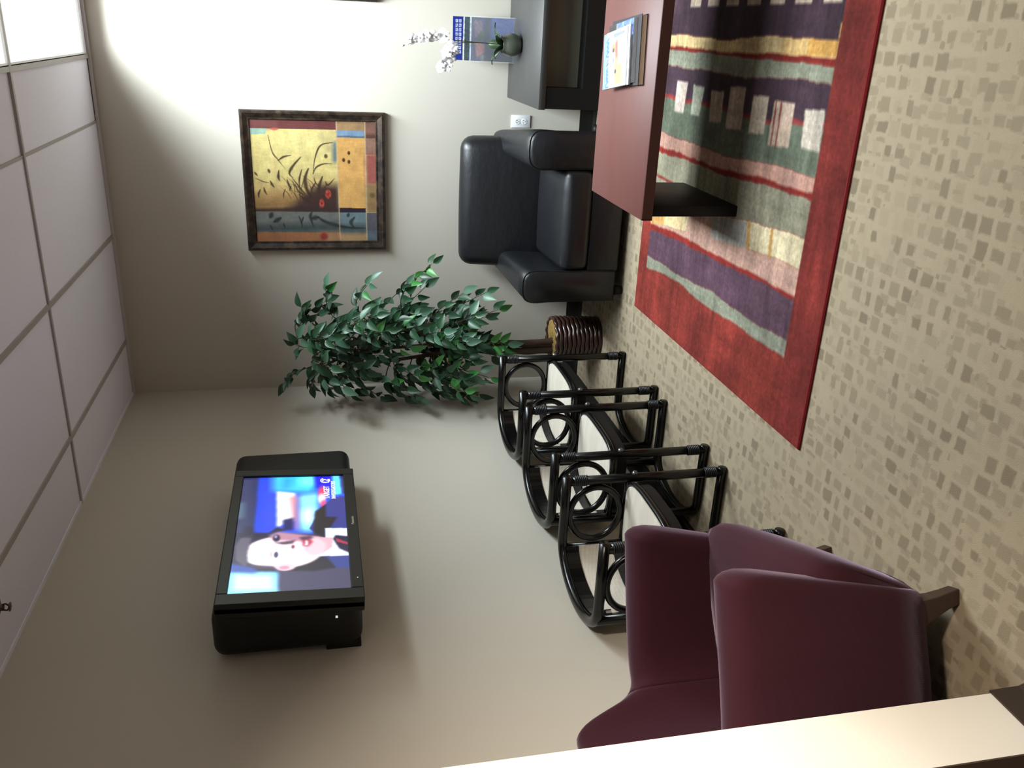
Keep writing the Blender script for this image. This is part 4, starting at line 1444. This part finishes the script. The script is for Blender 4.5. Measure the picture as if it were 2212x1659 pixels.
# ------------------------------------------------------------------ three rattan armchairs along the left wall
M_cane = mat('black_lacquered_cane', (8, 8, 8), 0.24, 0.42, 0.2, 30)
M_bind = mat('black_cane_binding', (30, 30, 32), 0.40, 0.5, 0.1, 30)
def pale_wood():
    k = N('bleached_wood_veneer')
    v = k.coord((1.3, 16, 16))
    f = k.noise(v, 4, 5, 0.6)
    v2 = k.coord((2.2, 3.0, 3))
    g = k.t.nodes.new('ShaderNodeTexWave')
    g.wave_type = 'RINGS'
    g.inputs['Scale'].default_value = 7
    g.inputs['Distortion'].default_value = 3
    g.inputs['Detail'].default_value = 2
    k.l(v2, g.inputs['Vector'])
    c = k.mix(f, L4((222, 214, 202)), L4((200, 190, 176)))
    c = k.mix(k.math('MULTIPLY', g.outputs['Fac'], 0.22), c, L4((176, 164, 148)))
    k.l(c, k.b.inputs['Base Color'])
    k.b.inputs['Roughness'].default_value = 0.5
    return k.m
M_pale = pale_wood()
def U(xf, xc, hw_, xb, n=22):
    """horseshoe: tips at xf, straight to xc, rounded back reaching xb"""
    pts = [(xf, -hw_), ((xf + xc) / 2, -hw_)]
    for a in np.linspace(-pi / 2, -3 * pi / 2, n):
        pts.append((xc + (xc - xb) * cos(a), hw_ * sin(a)))
    pts += [((xf + xc) / 2, hw_), (xf, hw_)]
    return pts
HW, XF, XC, XB, ZR = 0.245, 0.43, 0.17, 0.024, 0.692
def make_rattan(label, y, dx):
    t = thing('rattan_armchair', label, 'chair', (dx, y, 0), group='rattan armchairs along the left wall')
    bm = bmesh.new()
    tube(bm, [(x + (0.022 if i == 0 or i == 25 else 0), yy, ZR) for i, (x, yy) in enumerate(U(XF, XC, HW, XB + .004))], 0.023, 12, rz=0.0195)
    done(bm, 'arm_rail', M_cane, t, True)
    bm = bmesh.new()
    tube(bm, [(x, yy, 0.019) for x, yy in U(XF + .02, XC, HW, XB + .012)], 0.0185, 10)
    done(bm, 'floor_rail', M_cane, t, True)
    for s in (-1, 1):
        bm = bmesh.new(); tube(bm, [(XF, s * HW, 0.018), (XF, s * HW, ZR)], 0.0190, 12)
        fp = done(bm, 'front_post', M_cane, t, True)
        for z0 in (ZR - 0.085, 0.045):
            bm = bmesh.new()
            tube(bm, [(XF + 0.0200 * cos(a), s * HW + 0.0200 * sin(a), z0 + 0.0078 * a / (2 * pi)) for a in np.linspace(0, 14 * pi, 7 * 14)], 0.0034, 5)
            done(bm, 'cane_binding', M_bind, fp, True)
        bm = bmesh.new(); lathe(bm, [(0, .0), (.011, .0), (.0125, .006), (.008, .013), (0, .015)], 14)
        bmesh.ops.transform(bm, matrix=frame((XF + .015, s * HW, 0.405), (0, 1, 0), (0, 0, 1)), verts=bm.verts)
        done(bm, 'bolt_cap', MATS['satin_steel'] if 'satin_steel' in MATS else mat('satin_steel', (120, 122, 124), 0.3, 0.5, 0.05, metal=0.8), fp, True)
        bm = bmesh.new(); tube(bm, [(0.120, s * HW * 0.985, 0.018), (0.120, s * HW * .985, ZR)], 0.0195, 10)
        done(bm, 'rear_post', M_cane, t, True)
        bm = bmesh.new()
        tube(bm, [(0.277 + 0.120 * cos(a), s * HW, 0.562 + 0.108 * sin(a)) for a in np.linspace(0, 2 * pi, 36, endpoint=False)], 0.0135, 10, closed=True, nref=(0, 1, 0))
        done(bm, 'side_ring', M_cane, t, True)
        bm = bmesh.new(); tube(bm, [(0.14, s * HW, 0.430), (XF, s * HW, 0.430)], 0.015, 9)
        done(bm, 'side_rail', M_cane, t, True)
    # curved pale back panel with a black frame at its top and bottom
    arc = [(XC - 0.02 + (XC - 0.02 - XB - .022) * cos(a), (HW - .024) * sin(a)) for a in np.linspace(-pi / 2 - .10, -3 * pi / 2 + .10, 25)]
    def strip(z0, z1, th, m, name):
        bm = bmesh.new()
        secs = []
        for i, (x, yy) in enumerate(arc):
            p0 = arc[max(i - 1, 0)]; p1 = arc[min(i + 1, len(arc) - 1)]
            tx, ty = p1[0] - p0[0], p1[1] - p0[1]
            ll = math.hypot(tx, ty)
            nx, ny = -ty / ll * th, tx / ll * th
            secs.append([(x - nx, yy - ny, z0), (x + nx, yy + ny, z0), (x + nx, yy + ny, z1), (x - nx, yy - ny, z1)])
        loft(bm, secs)
        return done(bm, name, m, t, False)
    strip(0.478, 0.652, 0.006, M_pale, 'back_panel')
    strip(0.630, 0.684, 0.010, M_cane, 'back_frame')
    strip(0.440, 0.482, 0.009, M_cane, 'back_frame')
    # seat: pale board in a black rim, with an apron hoop below
    seat = []
    for a in np.linspace(-pi / 2, pi / 2, 25):
        c_, s_ = cos(a), sin(a)
        seat.append((0.30 + 0.142 * max(c_, 0) ** .42, 0.228 * math.copysign(abs(s_) ** .62, s_)))
    for a in np.linspace(pi / 2, 3 * pi / 2, 19)[1:-1]:
        c_, s_ = cos(a), sin(a)
        seat.append((0.20 + 0.135 * c_, 0.228 * math.copysign(abs(s_) ** .8, s_)))
    bm = bmesh.new(); prism(bm, seat, 0.422, 0.441)
    done(bm, 'seat', M_pale, t)
    bm = bmesh.new(); tube(bm, [(x + (x - .25) * .03, y_ * 1.03, 0.426) for x, y_ in seat], 0.010, 9, closed=True, rz=0.014)
    done(bm, 'seat_rim', M_cane, t, True)
    bm = bmesh.new(); prism(bm, [(x + (x - .25) * .02, y_ * 1.02) for x, y_ in seat], 0.365, 0.415)
    done(bm, 'seat_apron', M_blackm, t)
    return t
make_rattan('black rattan armchair with pale seat nearest the ficus tree', -1.103, 0.030)
make_rattan('middle of the three black rattan armchairs standing in a row', -1.722, 0.008)
make_rattan('black rattan armchair with pale seat beside the maroon armchair, partly hidden by it', -2.395, -0.004)

# ------------------------------------------------------------------ maroon upholstered tub chair in front of the near wall
def fabric():
    k = N('maroon_woven_fabric')
    v = k.coord()
    f = k.noise(v, 3, 3)
    g = k.t.nodes.new('ShaderNodeTexVoronoi')
    g.distance = 'CHEBYCHEV'
    g.inputs['Scale'].default_value = 210
    g.inputs['Randomness'].default_value = 0.12
    k.l(v, g.inputs['Vector'])
    c = k.mix(f, L4((56, 24, 32)), L4((63, 27, 36)))
    c = k.mix(k.math('MULTIPLY', g.outputs['Distance'], 0.6, True), c, L4((40, 17, 24)))
    k.l(c, k.b.inputs['Base Color'])
    k.b.inputs['Roughness'].default_value = 0.85
    k.b.inputs['Specular IOR Level'].default_value = 0.15
    k.b.inputs['Sheen Weight'].default_value = 0.35
    k.b.inputs['Sheen Roughness'].default_value = 0.4
    k.b.inputs['Sheen Tint'].default_value = (0.75, 0.6, 0.8, 1)
    k.bump(g.outputs['Distance'], 0.25, 0.002)
    return k.m
M_mar = fabric()
M_legw = mat('dark_walnut_leg', (58, 42, 34), 0.4, 0.4, 0.15, 12, (1, 1, .2))
mc = thing('tub_armchair', 'maroon upholstered tub armchair half hidden by the near white wall end', 'armchair', (0.411, -3.277, 0), math.atan2(.376, .927))
half = [(0.345, 0.395), (0.22, 0.402), (0.08, 0.410), (-0.05, 0.408), (-0.15, 0.380), (-0.235, 0.318), (-0.30, 0.225), (-0.335, 0.115), (-0.345, 0.0)]
pathp = catmull([(x, -y, 0) for x, y in half] + [(x, y, 0) for x, y in half[::-1][1:]], 6)
def shell(i0, i1, name, capf, capb):
    bm = bmesh.new()
    secs = []
    n = len(pathp)
    for i in range(i0, i1 + 1):
        p = pathp[i]
        t_ = (pathp[min(i + 1, n - 1)] - pathp[max(i - 1, 0)]).normalized()
        nrm = Vector((-t_.y, t_.x, 0))        # outward
        ay = abs(p.y)
        u = min(1, max(0, (0.385 - ay) / 0.15)) if p.x < -.06 else 0
        u = u * u * (3 - 2 * u)
        ht = 0.700 + 0.225 * u
        th = 0.135 - 0.01 * u
        fr = min(1, max(0, (p.x + 0.1) / 0.4))
        secs.append((p, nrm, ht, th, fr, t_))
    out = []
    def sec(p, nrm, ht, th, fr, t_, sc=1.0, fwd=0.0):
        pr = []
        h0 = 0.125
        outer = [(0.0 - 0.055, h0), (-0.045, 0.22), (-0.024, 0.40), (-0.008, ht - 0.11)]
        top = []
        for a in np.linspace(0, pi, 9):
            top.append((-th / 2 + th / 2 * cos(a), ht - 0.062 + 0.062 * sin(a) ** .8))
        inner = [(-th - 0.004, ht - 0.12), (-th, 0.36), (-th + 0.004, h0)]
        for a, z in outer + top + inner:
            c_a = -th / 2 - 0.015
            c_z = 0.40
            a2 = c_a + (a - c_a) * sc
            z2 = c_z + (z - c_z) * (1 - (1 - sc) * (.62 if z > c_z else .12))
            q = p + nrm * a2
            q = q + Vector((fwd + (z2 - 0.665) * 0.20 * fr, 0, 0))
            pr.append((q.x, q.y, z2))
        return pr
    if capf:
        s0 = secs[0]
        for sc, fw in ((0.52, 0.040), (0.72, 0.035), (0.87, 0.024), (0.96, 0.011)):
            out.append(sec(*s0, sc=sc, fwd=fw))
    for s in secs:
        out.append(sec(*s))
    if capb:
        s0 = secs[-1]
        for sc, fw in ((0.96, 0.011), (0.87, 0.024), (0.72, 0.035), (0.52, 0.040)):
            out.append(sec(*s0, sc=sc, fwd=fw))
    loft(bm, out)
    return done(bm, name, M_mar, mc, True)
npt = len(pathp)
a_, b_ = 27, npt - 1 - 27
shell(0, a_, 'arm', True, False)
shell(a_, b_, 'backrest', False, False)
shell(b_, npt - 1, 'arm', False, True)
# seat cushion with a rounded front that falls back to the front rail
bm = bmesh.new()
secs = []
prof = [(-0.24, 0.40), (-0.10, 0.428), (0.10, 0.446), (0.26, 0.452), (0.335, 0.447), (0.372, 0.430), (0.384, 0.40), (0.376, 0.35), (0.345, 0.26), (0.305, 0.17), (0.290, 0.130), (0.27, 0.125), (-0.20, 0.125)]
for k_, y in enumerate(np.linspace(-0.325, 0.325, 13)):
    e = 1 - abs(y / 0.325) ** 6
    sx = 0.93 + 0.07 * e
    yy = y * (1 if abs(y) < .3 else 1)
    secs.append([(x * (sx if x > 0.2 else 1), yy if z > .25 else yy * (0.97), z - (0.016 * (1 - e) if z > .3 else 0)) for x, z in prof])
loft(bm, secs)
for v in bm.verts:
    if v.co.x < 0.20 and abs(v.co.y) > 0.27:
        v.co.y = math.copysign(0.27, v.co.y)
done(bm, 'seat_cushion', M_mar, mc, True)
box('seat_rail', (-0.20, 0.255, -0.28, 0.28, 0.105, 0.13), M_legw, mc)
for s in (-1, 1):
    bm = bmesh.new()
    secs = []
    for z, xo, w in ((0.0, 0.022, 0.021), (0.03, 0.014, 0.022), (0.07, 0.002, 0.026), (0.128, -0.012, 0.036)):
        cx, cy = 0.222 + xo, s * 0.296
        secs.append([(cx - w, cy - w, z), (cx + w, cy - w, z), (cx + w, cy + w, z), (cx - w, cy + w, z)])
    loft(bm, secs)
    o = done(bm, 'leg', M_legw, mc)
    md = o.modifiers.new('b', 'BEVEL'); md.width = 0.003; md.segments = 2
    bm = bmesh.new()
    secs = []
    for z, xo, w in ((0.0, -0.03, 0.019), (0.06, -0.01, 0.022), (0.128, 0.0, 0.028)):
        cx, cy = -0.20 + xo, s * 0.20
        secs.append([(cx - w, cy - w, z), (cx + w, cy - w, z), (cx + w, cy + w, z), (cx - w, cy + w, z)])
    loft(bm, secs)
    done(bm, 'leg', M_legw, mc)
